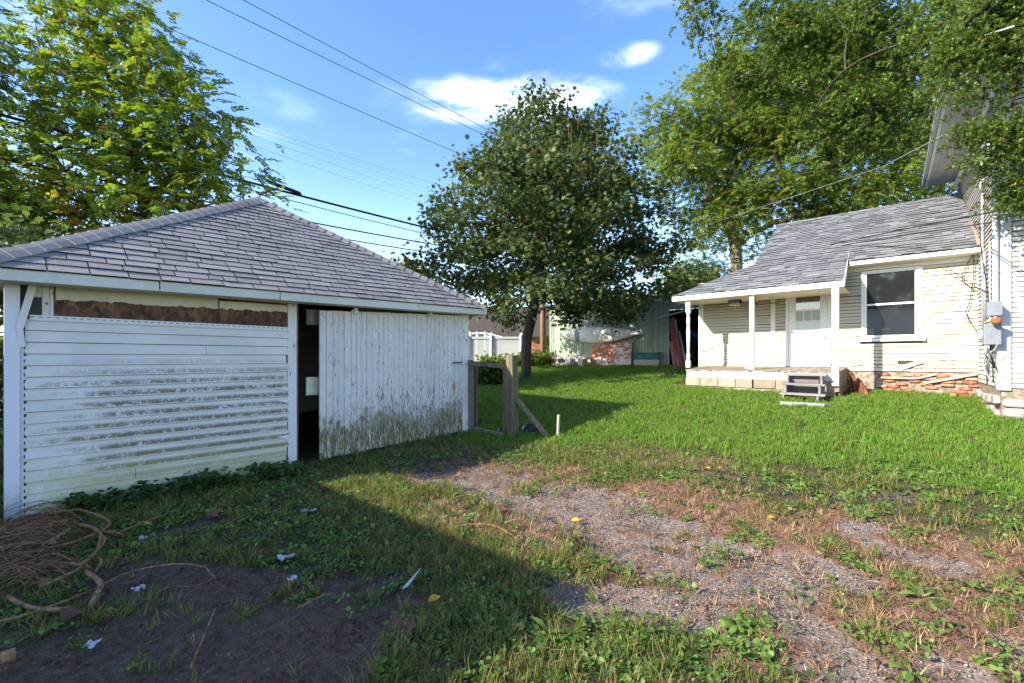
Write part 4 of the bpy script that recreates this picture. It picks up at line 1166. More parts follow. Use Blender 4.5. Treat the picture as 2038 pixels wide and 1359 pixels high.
for pts_ in (((1941, 500), (1928, 520), (1916, 545), (1916, 560), (1930, 570), (1950, 575), (1968, 582)), ((1938, 505), (1938, 550), (1930, 600), (1922, 622), (1930, 640), (1946, 662)), ((1950, 445), (1942, 440), (1937, 447), (1942, 454), (1958, 452), (1985, 436)), ((1950, 450), (1953, 500), (1960, 545), (1966, 580), (1968, 630))):
    MB().tube([(onL(x, y, .05) if x > 1948 else onY(x, y, 13.24 if y > 495 else 12.9)) for x, y in pts_], .008, 5).build('cable', MT['cable'], H, smooth=True)
# footing of field stones
hb(.02, LL, .02, 3.2, .2, ZB2 - .001).build('footing', MT['mortar'], H)
random.seed(9)
for (u0, u1, side) in ((.0, 2.4, 'L'), (.0, 3.1, 'F')):
    for r in range(3):
        x_ = u0
        while x_ < u1:
            wd = random.uniform(.22, .5); hh = random.uniform(.14, .19); z_ = .42 + r * .19 + random.uniform(-.015, .015); n = 9
            pl = [(x_ + wd / 2 + wd / 2 * .95 * math.copysign(abs(math.cos(t * 6.283 / n)) ** .6, math.cos(t * 6.283 / n)) * random.uniform(.88, 1), z_ + hh / 2 + hh / 2 * math.copysign(abs(math.sin(t * 6.283 / n)) ** .6, math.sin(t * 6.283 / n)) * random.uniform(.85, 1)) for t in range(n)]
            pr = random.uniform(.03, .08)
            if side == 'L': pp = [C0 + e1 * a + nL * -.02 + Vector((0, 0, b)) for a, b in pl]; off = nL * (pr + .02)
            else: pp = [C0 + e2 * a + e1 * .02 + Vector((0, 0, b)) for a, b in pl]; off = -e1 * (pr + .02)
            MB().prism(pp, off).build('stone', MT['field_stone'], H, bevel=.025); x_ += wd + .03

# ------------------------------------------------------------------ shed behind the maple
YS = 17.2
def sx(px): return onY(px, 700, YS).x
s0, s1, s2 = sx(1094), sx(1333), sx(1398); zg = 1.25
SH = thing('garden_shed', 'pale green plank shed with flaking paint and dark open doorway', 'shed', ((s0 + s1) / 2, YS, zg))
n = 46
for i in range(n):
    a = s0 + (s1 - s0) * i / n; b = s0 + (s1 - s0) * (i + 1) / n - .016
    MB().box((a, YS - .02 + random.uniform(-.004, .004), zg + .04 + random.uniform(-.03, .03)), (b, YS + .004, 3.95)).build('plank', MT['shed_plank'], SH)
MB().box((s1, YS - .02, 3.45), (s2 + .6, YS + .004, 3.95)).build('door_header', MT['shed_plank'], SH)
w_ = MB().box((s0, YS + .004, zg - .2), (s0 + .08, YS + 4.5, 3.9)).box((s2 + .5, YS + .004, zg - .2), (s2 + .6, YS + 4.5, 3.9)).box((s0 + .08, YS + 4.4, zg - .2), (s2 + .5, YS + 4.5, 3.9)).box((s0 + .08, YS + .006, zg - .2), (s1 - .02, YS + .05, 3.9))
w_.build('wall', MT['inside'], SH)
MB().box((s0 - .2, YS - .25, 3.96), (s2 + .8, YS + 4.7, 4.04)).build('roof', MT['dark_roof'], SH)
MB().beam(onY(1300, 596, YS - .2), onY(1350, 605, YS - .3), .03, .06).build('drip_edge', MT['metal_pale'], SH)
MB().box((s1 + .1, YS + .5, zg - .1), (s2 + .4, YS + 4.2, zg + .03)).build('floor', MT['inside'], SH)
tag(MB().tube([onY(1309, 633, YS - .12), onY(1366, 618, YS - .5)], .035, 8).build('pole', MT['metal_pale']), 'pale grey pole slanting across the dark shed doorway', 'pole')
# kayak hung on its side on the wall
ka, kb = onY(1114, 667, YS - .22), onY(1283, 663, YS - .22)
K = thing('kayak', 'old white kayak with a grey band hung sideways on the green shed wall', 'kayak', ka.lerp(kb, .5))
hull = MB(); n = 25; mseg = 14
top = [(1115, 666), (1130, 661), (1150, 655), (1170, 651.5), (1190, 650.5), (1215, 651), (1240, 654), (1262, 658.5), (1283, 663)]
bot = [(1115, 667), (1130, 674), (1150, 680), (1170, 682.5), (1190, 683), (1215, 681), (1240, 675), (1262, 668), (1283, 664)]
for i in range(n + 1):
    px = 1115 + (1283 - 1115) * i / n
    zt = onY(px, np.interp(px, [p[0] for p in top], [p[1] for p in top]), YS - .22).z; zb = onY(px, np.interp(px, [p[0] for p in bot], [p[1] for p in bot]), YS - .22).z
    xx = onY(px, 660, YS - .22).x; hh = max((zt - zb) / 2, .012); zc = (zt + zb) / 2; dep = .06 + .26 * math.sin(math.pi * min(1, max(0, i / n))) ** .7
    for k in range(mseg):
        t = 2 * math.pi * k / mseg; hull.v.append((xx, YS - .20 - dep * .5 * (math.cos(t) + .1), zc + hh * math.sin(t)))
for i in range(n):
    for k in range(mseg):
        a = i * mseg + k; b = i * mseg + (k + 1) % mseg; hull.f.append((a, a + mseg, b + mseg, b))
hull.f += [tuple(range(mseg)), tuple(n * mseg + k for k in reversed(range(mseg)))]
hull.build('hull', MT['kayak_hull'], K, smooth=True)
def hull_band(px0, px1, name, mat, grow=1.02):
    mb = MB()
    for px in (px0, px1):
        zt = onY(px, np.interp(px, [p[0] for p in top], [p[1] for p in top]), YS - .22).z; zb = onY(px, np.interp(px, [p[0] for p in bot], [p[1] for p in bot]), YS - .22).z
        xx = onY(px, 660, YS - .22).x; hh = (zt - zb) / 2 * grow + .004; zc = (zt + zb) / 2; dep = (.06 + .26 * math.sin(math.pi * (px - 1115) / 168) ** .7) * grow + .008
        for k in range(mseg): t = 2 * math.pi * k / mseg; mb.v.append((xx, YS - .20 - dep * .5 * (math.cos(t) + .1), zc + hh * math.sin(t)))
    mb.f = [(k, k + mseg, (k + 1) % mseg + mseg, (k + 1) % mseg) for k in range(mseg)]
    mb.build(name, mat, K, smooth=True)
hull_band(1147, 1155, 'band', MT['metal_box'], 1.06)
MB().tube([onY(px, py, YS - .40 - .0) + Vector((0, .06 + .13 * abs(px - 1199) / 84, 0)) for px, py in ((1120, 666), (1150, 665), (1200, 664.5), (1250, 663.5), (1278, 663))], .012, 6).build('seam', MT['rust'], K)
for (xa, xb) in ((1190, 1211), (1210, 1222)):
    MB().tube([onY(xa, 632 if xa == 1190 else 636, YS - .03), onY(xa + 9, 650, YS - .36), onY(xb - 3, 668, YS - .39), onY(xb, 681, YS - .25)], .010, 5).build('rope', MT['cable'], K)
# boards leaning on the shed
def lean(name, mat, label, cat, x0, x1, y0, y1, yo=.35, th=.02, **kw):
    a, b = onY(x0, y0, YS - .10), onY(x1, y0, YS - .10); c, d = onY(x0 - (3 if name == 'painted_board' else 0), y1, YS - yo), onY(x1 - (3 if name == 'painted_board' else 0), y1, YS - yo)
    for q in (c, d): q.z = gz(q.x, q.y) + .0
    b.z = a.z; return tag(MB().prism([c, d, b, a], (0, th, 0)).build(name, mat), label, cat, **kw)
lean('painted_board', MT['orange_board'], 'rusty orange board with white worn paint leaning below the kayak', 'board', 1178, 1258, 683, 727)
T_ = thing('teal_bench', 'low teal planked bench front against the shed wall', 'bench', (sx(1285), YS - .35, 1.28))
a, b = onY(1262, 703, YS - .3), onY(1312, 703, YS - .3); zg2 = gz(a.x, YS - .3)
for k in range(4):
    hh = (a.z - zg2) / 4; MB().box((a.x, YS - .32, zg2 + k * hh + .008), (b.x, YS - .29, zg2 + (k + 1) * hh)).build('plank', MT['teal_board'] if k > 1 else MT['shed_plank'], T_)
MB().box((a.x - .02, YS - .33, a.z + .002), (b.x + .02, YS - .05, a.z + .03)).build('seat', MT['teal_board'], T_)
B_ = thing('plank_bench', 'low white plank bench on stubs by the shed corner', 'bench', (sx(1135), YS - .6, 1.26))
a, b = onY(1101, 710, YS - .6), onY(1172, 709, YS - .6); b.z = a.z
MB().box((a.x, YS - .85, a.z - .10), (b.x, YS - .4, a.z)).build('seat', MT['paint_peeling'], B_, bevel=.008)
zg2 = gz(a.x, YS - .6)
for t in (.16, .5, .84):
    x_ = a.x + (b.x - a.x) * t; MB().box((x_ - .12, YS - .8, zg2 - .05), (x_ + .12, YS - .45, a.z - .102)).build('stub', MT['wood_pale'] if t != .5 else MT['paint'], B_)
MB().box((a.x + .1, YS - .9, zg2 - .03), (a.x + 1.0, YS - .84, zg2 + .13)).build('foot_plank', MT['wood_pale'], B_)
LB = (((1334, 635), (1346, 731), 'wood_red'), ((1338, 632), (1356, 731), 'wood_red'), ((1335, 680), (1343, 731), 'wood_deck'), ((1346, 650), (1362, 730), 'wood_grey'), ((1351, 660), (1366, 729), 'wood_pale'), ((1343, 636), (1351, 728), 'paint_peeling'))
LT = ('leftmost dark red board leaning in the shed doorway', 'wide dark red board leaning second in the shed doorway', 'short brown board leaning low in the shed doorway', 'grey board leaning in the shed doorway behind the red ones', 'pale thin board leaning nearest the turned porch post', 'narrow white flaking board between the red boards in the shed doorway')
for i, (t_, b_, mt_) in enumerate(LB):
    q = onY(*b_, YS - .55 + .02 * i); q.z = gz(q.x, q.y)
    tag(MB().beam(q, onY(*t_, YS - .05 + .01 * i), .15 if i == 1 else .10, .03, (0, 1, 0)).build('leaning_board', MT[mt_]), LT[i], 'board', 'boards leaning in the shed doorway')
q = onY(1374, 665, YS + .9); bt = MB(); bt.lathe((q.x, q.y, zg + .03), [(.42, 0), (.45, .5), (.46, 1.0), (.3, 1.15)], 14)
tag(bt.build('barrel', MT['dark']), 'dark drum standing inside the shed doorway', 'barrel')
mb = MB(); n = 10
for i in range(n + 1):
    for j in range(7):
        u_, v_ = i / n - .5, j / 6 - .5; mb.v.append((q.x + u_ * 1.1, q.y + v_ * .9, zg + 1.25 + .14 * math.cos(u_ * 5) - .35 * (abs(u_) * 1.6) ** 3 + random.uniform(-.05, .05) - .5 * max(0, abs(v_) - .35)))
mb.f = [(i * 7 + j, (i + 1) * 7 + j, (i + 1) * 7 + j + 1, i * 7 + j + 1) for i in range(n) for j in range(6)]
tag(mb.build('tarp', MT['blue_tarp'], smooth=True), 'crumpled blue tarp over the drum in the shed doorway', 'tarp')

# ------------------------------------------------------------------ vinyl fence, neighbours, utility pole
ZF = 26.0
VF = thing('vinyl_fence', 'white vinyl privacy fence with capped posts beyond the maple', 'fence', at(985, 722, ZF))
Rt, Fw = Vector(RT), Vector(FW)
fx = [905, 932, 978, 1037]
def fat(px, z, d=0.0): p = at(px, HY, ZF + d); p.z = z; return p
for i in range(3):
    a, b = fx[i], fx[i + 1]; nbd = int((b - a) / 3.2)
    for k in range(nbd):
        p, q = fat(a + (b - a) * k / nbd + .15, 1.95), fat(a + (b - a) * (k + 1) / nbd - .15, 1.95)
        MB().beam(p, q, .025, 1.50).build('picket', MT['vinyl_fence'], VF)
    for z, h in ((2.74, .14), (1.25, .14)):
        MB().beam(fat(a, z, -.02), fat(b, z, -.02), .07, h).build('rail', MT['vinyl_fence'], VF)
for px in fx[1:]:
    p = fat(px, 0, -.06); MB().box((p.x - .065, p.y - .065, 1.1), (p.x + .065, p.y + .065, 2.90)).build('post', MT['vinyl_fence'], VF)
    MB().lathe((p.x, p.y, 2.90), [(.10, 0), (.10, .04), (.03, .14)], 4).build('post_cap', MT['vinyl_cap'], VF)
RL = thing('white_railing', 'white deck railing sloping down behind the vinyl fence', 'railing', at(960, 690, 30))
for (a, b) in (((925, 664), (966, 662.5)), ((925, 672), (966, 671)), ((966, 662.5), (1012, 674)), ((966, 668), (1005, 678))):
    MB().beam(at(*a, 30), at(*b, 30), .08, .09).build('rail', MT['vinyl_cap'], RL)
for px in (936, 966, 950):
    p = at(px, 661, 30); MB().box((p.x - .06, p.y - .06, 1.2), (p.x + .06, p.y + .06, p.z + .02)).build('post', MT['vinyl_cap'], RL)
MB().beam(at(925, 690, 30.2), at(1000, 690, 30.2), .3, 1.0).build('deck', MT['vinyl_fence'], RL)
def simple_house(name, label, c, ux, w, d, zg, zw, zr, wall, roof, win=2):
    hse = thing(name, label, 'house', c); ux = Vector(ux).normalized(); uy = Vector((-ux.y, ux.x, 0)); c = Vector((c[0], c[1], 0))
    def P(a, b, z): return c + ux * a + uy * b + Vector((0, 0, z))
    MB().prism([P(-w / 2, -d / 2, zg), P(w / 2, -d / 2, zg), P(w / 2, d / 2, zg), P(-w / 2, d / 2, zg)], (0, 0, zw - zg)).build('wall', wall, hse)
    mb = MB()
    for sg in (-1, 1):
        mb.prism([P(-w / 2 - .3, sg * (d / 2 + .35), zw - .1), P(w / 2 + .3, sg * (d / 2 + .35), zw - .1), P(w / 2 + .3, 0, zr), P(-w / 2 - .3, 0, zr)][::sg], (0, 0, .12))
    mb.build('roof', roof, hse)
    for sg in (-1, 1): MB().prism([P(sg * w / 2, -d / 2, zw), P(sg * w / 2, d / 2, zw), P(sg * w / 2, 0, zr)], ux * -.1 * sg).build('gable', wall, hse)
    for sg in (-1, 1):
        for k in range(win):
            a = -w / 2 + w * (k + .5) / win; f = MB().prism([P(a - .5, sg * (d / 2 + .02), zg + 1.0), P(a + .5, sg * (d / 2 + .02), zg + 1.0), P(a + .5, sg * (d / 2 + .02), zg + 2.3), P(a - .5, sg * (d / 2 + .02), zg + 2.3)], uy * .05 * -sg).build('window', MT['paint_clean'], hse)
            MB().prism([P(a - .42, sg * (d / 2 + .03), zg + 1.08), P(a + .42, sg * (d / 2 + .03), zg + 1.08), P(a + .42, sg * (d / 2 + .03), zg + 2.22), P(a - .42, sg * (d / 2 + .03), zg + 2.22)], uy * .02 * -sg).build('pane', MT['window_glass'], f)
    return hse
p = at(1005, 640, 42); simple_house('neighbour_house', 'brown roofed neighbour house behind the white vinyl fence', (p.x, p.y, 1.3), RT, 9, 8, 1.0, 3.3, 6.2, MT['neighbour_wall'], MT['dark_roof'])
p = at(1085, 640, 36); simple_house('brick_outbuilding', 'small reddish outbuilding between the maple trunk and the green shed', (p.x, p.y, 1.3), RT, 2.6, 4, 1.0, 3.2, 4.2, MT['brick'], MT['dark_roof'], 1)
pp = at(1081, 716, 21.5); pz = gz(pp.x, pp.y)
UP = thing('utility_pole', 'weathered reddish brown utility pole beside the green shed', 'utility pole', (pp.x, pp.y, pz))
ptop = 11.4
MB().tube([(pp.x, pp.y, pz - .2), (pp.x, pp.y, 6), (pp.x, pp.y, ptop)], [.15, .13, .11], 12).build('shaft', MT['wood_pole'], UP, smooth=True)
MB().beam((pp.x - .55, pp.y - .5, 11.0), (pp.x + .55, pp.y + .5, 11.0), .09, .11).build('crossarm', MT['wood_grey'], UP)
for s_ in (-1, 1): MB().lathe((pp.x + s_ * .5, pp.y + s_ * .45, 11.06), [(.03, 0), (.05, .05), (.03, .12)], 8).build('insulator', MT['cable_grey'], UP)
def wire(name, label, far, near, zf, dn, ext, r, mat=MT['cable'], sag=.25, group='overhead wires', pts=24, smat=None):
    """wire from the pole, falling through the air towards pixel `near` at distance dn, and on past it"""
    a = far; b = at(*near, dn); b = a + (b - a) * ext; L = []
    for i in range(pts + 1):
        t = i / pts; p = a.lerp(b, t); p.z -= sag * 4 * t * (1 - t); L.append(p)
    return tag(MB().tube(L, r, 5).build(name, mat, smooth=True), label, 'wire', group)
P0 = Vector((pp.x, pp.y, 0))
def pz_(py): return P0 + Vector((0, 0, at(1081, py, 21.5).z))
wire('power_wire', 'lowest of three thin power wires crossing the blue sky at top', pz_(376), (262, 14), 0, 11.5, 1.8, .010, sag=.12)
wire('power_wire', 'middle of three thin power wires crossing the blue sky at top', pz_(324), (430, 2), 0, 12.2, 1.8, .010, sag=.10)
wire('power_wire', 'highest of three thin power wires crossing the blue sky at top', pz_(315), (498, 0), 0, 12.6, 1.8, .010, sag=.10)
wire('cable_bundle', 'thick black cable bundle crossing the sky above the garage roof peak', pz_(507), (528, 361), 0, 13, 1.6, .035, sag=.15)
wire('phone_cable', 'thin black cable hung just under the thick cable bundle', pz_(513), (528, 367), 0, 13, 1.6, .013, sag=.28)
wire('phone_cable', 'upper black cable meeting the garage roof right of its peak', pz_(518), (600, 426), 0, 13.5, 1.6, .022, sag=.20)
wire('phone_cable', 'lower black cable meeting the garage roof right of its peak', pz_(531), (655, 458), 0, 14, 1.6, .018, sag=.20)
a, b = at(528, 359, 13.05), at(600, 386, 13.6); tag(MB().tube([a, a.lerp(b, .1), a.lerp(b, .92), b], [.03, .055, .055, .03], 8).build('splice_case', MT['black_plastic']), 'long black splice case on the thick cable near the leaves', 'cable case')
for i, (y0, y1, lab) in enumerate(((229, 349, 'topmost faint far wire'), (237, 362, 'second faint far wire from top'), (247, 379, 'third faint far wire from top'), (268, 395, 'lowest faint far wire'))):
    q = at(820, y1, 70); wire('distant_wire', lab + ' between the left tree and the maple', q + (q - at(470, y0, 36)) * .5, (470, y0), 0, 36, 2.2, .012, MT['cable_grey'], sag=.4)
# service drop to the house
hp = onL(1978, 421, .25); hp2 = onL(1970, 443, .25)
def drop(a, pts_, name, label, r, ext=1.0):
    tag(MB().tube([a] + pts_, r, 5).build(name, MT['cable_grey'] if 'thin' in label else MT['cable'], smooth=True), label, 'wire', 'overhead wires')
drop(hp, [at(1800, 456, 9.6), at(1640, 489, 11.8), at(1452, 516, 15.5), at(1346, 534, 18.0), pz_(575)], 'service_wire', 'upper black service wire running low over the blue grey shingles', .012)
drop(hp2, [at(1800, 468, 9.7), at(1640, 494, 11.9), at(1452, 524, 15.6), at(1346, 543, 18.1), pz_(585)], 'service_wire', 'lower black service wire running low over the blue grey shingles', .010)
drop(C0 + e1 * 2.0 + nL * .5 + Vector((0, 0, 6.2)), [at(1760, 330, 11.5), at(1600, 384, 14), at(1420, 443, 17.5), at(1320, 466, 20), pz_(500)], 'service_wire', 'thin grey wire climbing through the tree above the shingled wing', .006)

# ------------------------------------------------------------------ broken fence by the garage
FR_ = thing('fence_remnant', 'broken wooden fence remnant of weathered posts and rail beside the garage', 'fence', (-5.9, 6.15, .2))
def post(px0, px1, ptop, d, mat, dep=.12, lean_=(0, 0), nm='post', zb=None):
    a, b = at(px0, HY, d), at(px1, HY, d); c = (a + b) / 2; w2 = (b - a).length; z1 = at(px0, ptop, d).z; zg_ = gz(c.x, c.y) - .1
    MB().beam((c.x, c.y, zg_), (c.x + lean_[0], c.y + lean_[1], z1), w2, dep, (0, 1, 0), jit=.004).build(nm, mat, FR_, bevel=.006); return Vector((c.x, c.y, z1))
p1 = post(931, 941, 716, 8.75, MT['wood_grey'], .08); post(940, 951, 724, 9.0, MT['wood_grey'], .03)
p3 = post(1003, 1014, 729, 8.2, MT['wood_post'], .10)
p2 = post(1013, 1030, 707, 8.0, MT['wood_post_lit'], .14, (-.02, -.02))
MB().beam(at(932, 722, 8.65), at(1016, 730, 8.1), .035, .085, jit=.004).build('rail', MT['wood_post'], FR_)
q = ground_at(1092, 872); MB().beam(at(1029, 795, 8.0), q + Vector((0, 0, .0)), .11, .05, (0, 0, 1)).build('brace', MT['wood_post'], FR_, bevel=.004)
q1, q2 = ground_at(945, 858), ground_at(1000, 868); MB().beam(q1 + Vector((0, 0, .05)), q2 + Vector((0, 0, .03)), .07, .05).build('fallen_rail', MT['wood_deck'], FR_)
q = ground_at(1019, 868); MB().beam(q + Vector((0, 0, -.05)), q + Vector((.0, 0, .16)), .02, .02).build('stub', MT['paint'], FR_)
q = ground_at(1110, 870); tag(MB().beam(q + Vector((0, 0, -.1)), (q.x + .02, q.y, at(1110, 825, (q.dot(Fw))).z), .045, .035).build('stake', MT['wood_pale'], bevel=.004), 'short pale wooden stake standing in grass right of the fence brace', 'stake')
def rock(name, px, py, r, mat, label, cat, flat=.6, seed=0, grow=.6):
    rr = random.Random(seed); p = ground_at(px, py); mb = MB(); n, mrows = 8, 5
    for i in range(mrows + 1):
        ph = math.pi * i / mrows
        for k in range(n):
            t = 2 * math.pi * k / n; q = r * rr.uniform(.82, 1.1); mb.v.append((p.x + q * math.sin(ph) * math.cos(t), p.y + q * math.sin(ph) * math.sin(t), p.z + r * flat * grow * .5 + q * flat * math.cos(ph)))
    mb.f = [(i * n + k, (i + 1) * n + k, (i + 1) * n + (k + 1) % n, i * n + (k + 1) % n) for i in range(mrows) for k in range(n)]
    return tag(mb.build(name, mat, smooth=False), label, cat)
rock('plastic_bag', 1053, 862, .17, MT['black_plastic'], 'black plastic bag in the grass behind the fence brace', 'bag', .8, 3)
rock('plastic_bag', 998, 862, .10, MT['black_plastic'], 'small black plastic bag at the foot of the dark fence post', 'bag', .9, 5)

# ------------------------------------------------------------------ building behind the camera (it throws the shade in the foreground)
NB = thing('flat_roof_garage', 'white flat roofed garage behind the camera', 'garage', (-9, -7.9, 0))
MB().box((-14, -12, -.3), (-4.5, -3.95, 3.82)).build('wall', MT['neighbour_wall'], NB)
MB().box((-14.05, -12.05, 3.82), (-4.45, -3.9, 4.0)).build('roof', MT['dark_roof'], NB)
for k in range(8): MB().box((-4.5, -11.8 + k * .95, .1), (-4.47, -10.95 + k * .95, 2.3)).build('door_panel', MT['paint_clean'], NB)
simple_house('white_house', 'white house across the street behind the camera', (1.5, -24, 0), (1, 0, 0), 11, 8, -.2, 5.6, 9, MT['neighbour_wall'], MT['dark_roof'], 3)

# ------------------------------------------------------------------ leaves
def fan(pts, z=0.0):
    """outline as triangles round its centre"""
    c = np.mean(np.array(pts), 0); v = [(c[0], c[1], z)] + [(p[0], p[1], 0) for p in pts]; n = len(pts)
    return np.array(v, float), np.array([(0, i + 1, (i + 1) % n + 1) for i in range(n)])
MAPLE = fan([(0, 0), (.18, .28), (.05, .52), (.40, .36), (.62, .55), (.66, .26), (1, 0), (.66, -.26), (.62, -.55), (.40, -.36), (.05, -.52), (.18, -.28)], -.06)
def leaflet(L, w, fold=.12):
    v = np.array([(0, 0, 0), (.35 * L, w, fold * w), (.35 * L, -w, fold * w), (.72 * L, .75 * w, 0), (.72 * L, -.75 * w, 0), (L, 0, -fold * L * .6)])
    return v, np.array([(0, 2, 1), (1, 2, 4), (1, 4, 3), (3, 4, 5)])
def frond(L, pairs, l, w, droop=.25, seed=0):
    rr = np.random.default_rng(seed); V, F = [], []; n = 0
    def addp(v, f):
        nonlocal n
        V.append(v); F.append(f + n); n += len(v)
    def sp(t): return np.array([L * t, 0, -droop * L * t * t])
    for i in range(5):
        a, b = sp(i / 5), sp((i + 1) / 5); q = np.array([a + (0, .004, 0), a - (0, .004, 0), b + (0, .003, 0), b - (0, .003, 0)]); addp(q, np.array([(0, 1, 2), (2, 1, 3)]))
    for i in range(pairs):
        t = .22 + .72 * i / pairs
        for s in (-1, 1):
            a = s * (1.05 - .35 * t + rr.uniform(-.15, .15)); v, f = leaflet(l * rr.uniform(.8, 1.1), w); tl = rr.uniform(-.45, .1)
            Rz = np.array([(math.cos(a), -math.sin(a), 0), (math.sin(a), math.cos(a), 0), (0, 0, 1)]); v = v.copy(); v[:, 2] += v[:, 0] * tl
            addp(v @ Rz.T + sp(t + rr.uniform(-.02, .02)), f)
    v, f = leaflet(l * 1.1, w * 1.1); v[:, 2] -= v[:, 0] * .4; addp(v + sp(.97), f)
    return np.concatenate(V), np.concatenate(F)
FROND = [frond(.42, 6, .110, .027, .18, i) for i in range(4)]
SPRAY = [frond(.30, 4, .12, .024, .25, 20 + i) for i in range(3)]
def whorl(seed, n=9, l=.055, w=.014):
    rr = np.random.default_rng(seed); V, F = [], []; k = 0
    for i in range(n):
        v, f = leaflet(l * rr.uniform(.7, 1.2), w); a = 6.283 * i / n + rr.uniform(-.3, .3); e = rr.uniform(-.1, 1.1)
        R = frames(np.array([[math.cos(a) * math.cos(e), math.sin(a) * math.cos(e), math.sin(e)]]), np.array([[0, 0, 1.0]]))[0]
        V.append(v @ R.T + rr.uniform(-.02, .02, 3)); F.append(f[[0, 3]] if 0 else f + k); k += 6
    return np.concatenate(V), np.concatenate(F)
WHORL = [whorl(i) for i in range(3)]


def blobs(lst, depth, dz=1.0):
    """ellipsoids from (px, py, radius in px, [distance]) of the photograph"""
    out = []
    for b in lst:
        d = b[3] if len(b) > 3 else depth; out.append((np.array(at(b[0], b[1], d)), b[2] * d / FPX, dz))
    return out


def sample_clumps(ell, n, spacing, shell=.5, ok=None, rng=RNG):
    vol = np.array([e[1] ** 2.4 for e in ell]); vol /= vol.sum(); pts = []; tries = 0
    while len(pts) < n and tries < n * 60:
        tries += 1; c, r, dz = ell[rng.choice(len(ell), p=vol)]
        v = rng.normal(size=3); v /= np.linalg.norm(v); q = c + (RT * v[0] + FW * v[1] * dz + np.array([0, 0, v[2]])) * r * rng.uniform(0, 1) ** shell
        if ok is not None and not ok(q): continue
        if pts and np.min(np.linalg.norm(np.array(pts) - q, axis=1)) < spacing: continue
        pts.append(q)
    return np.array(pts)


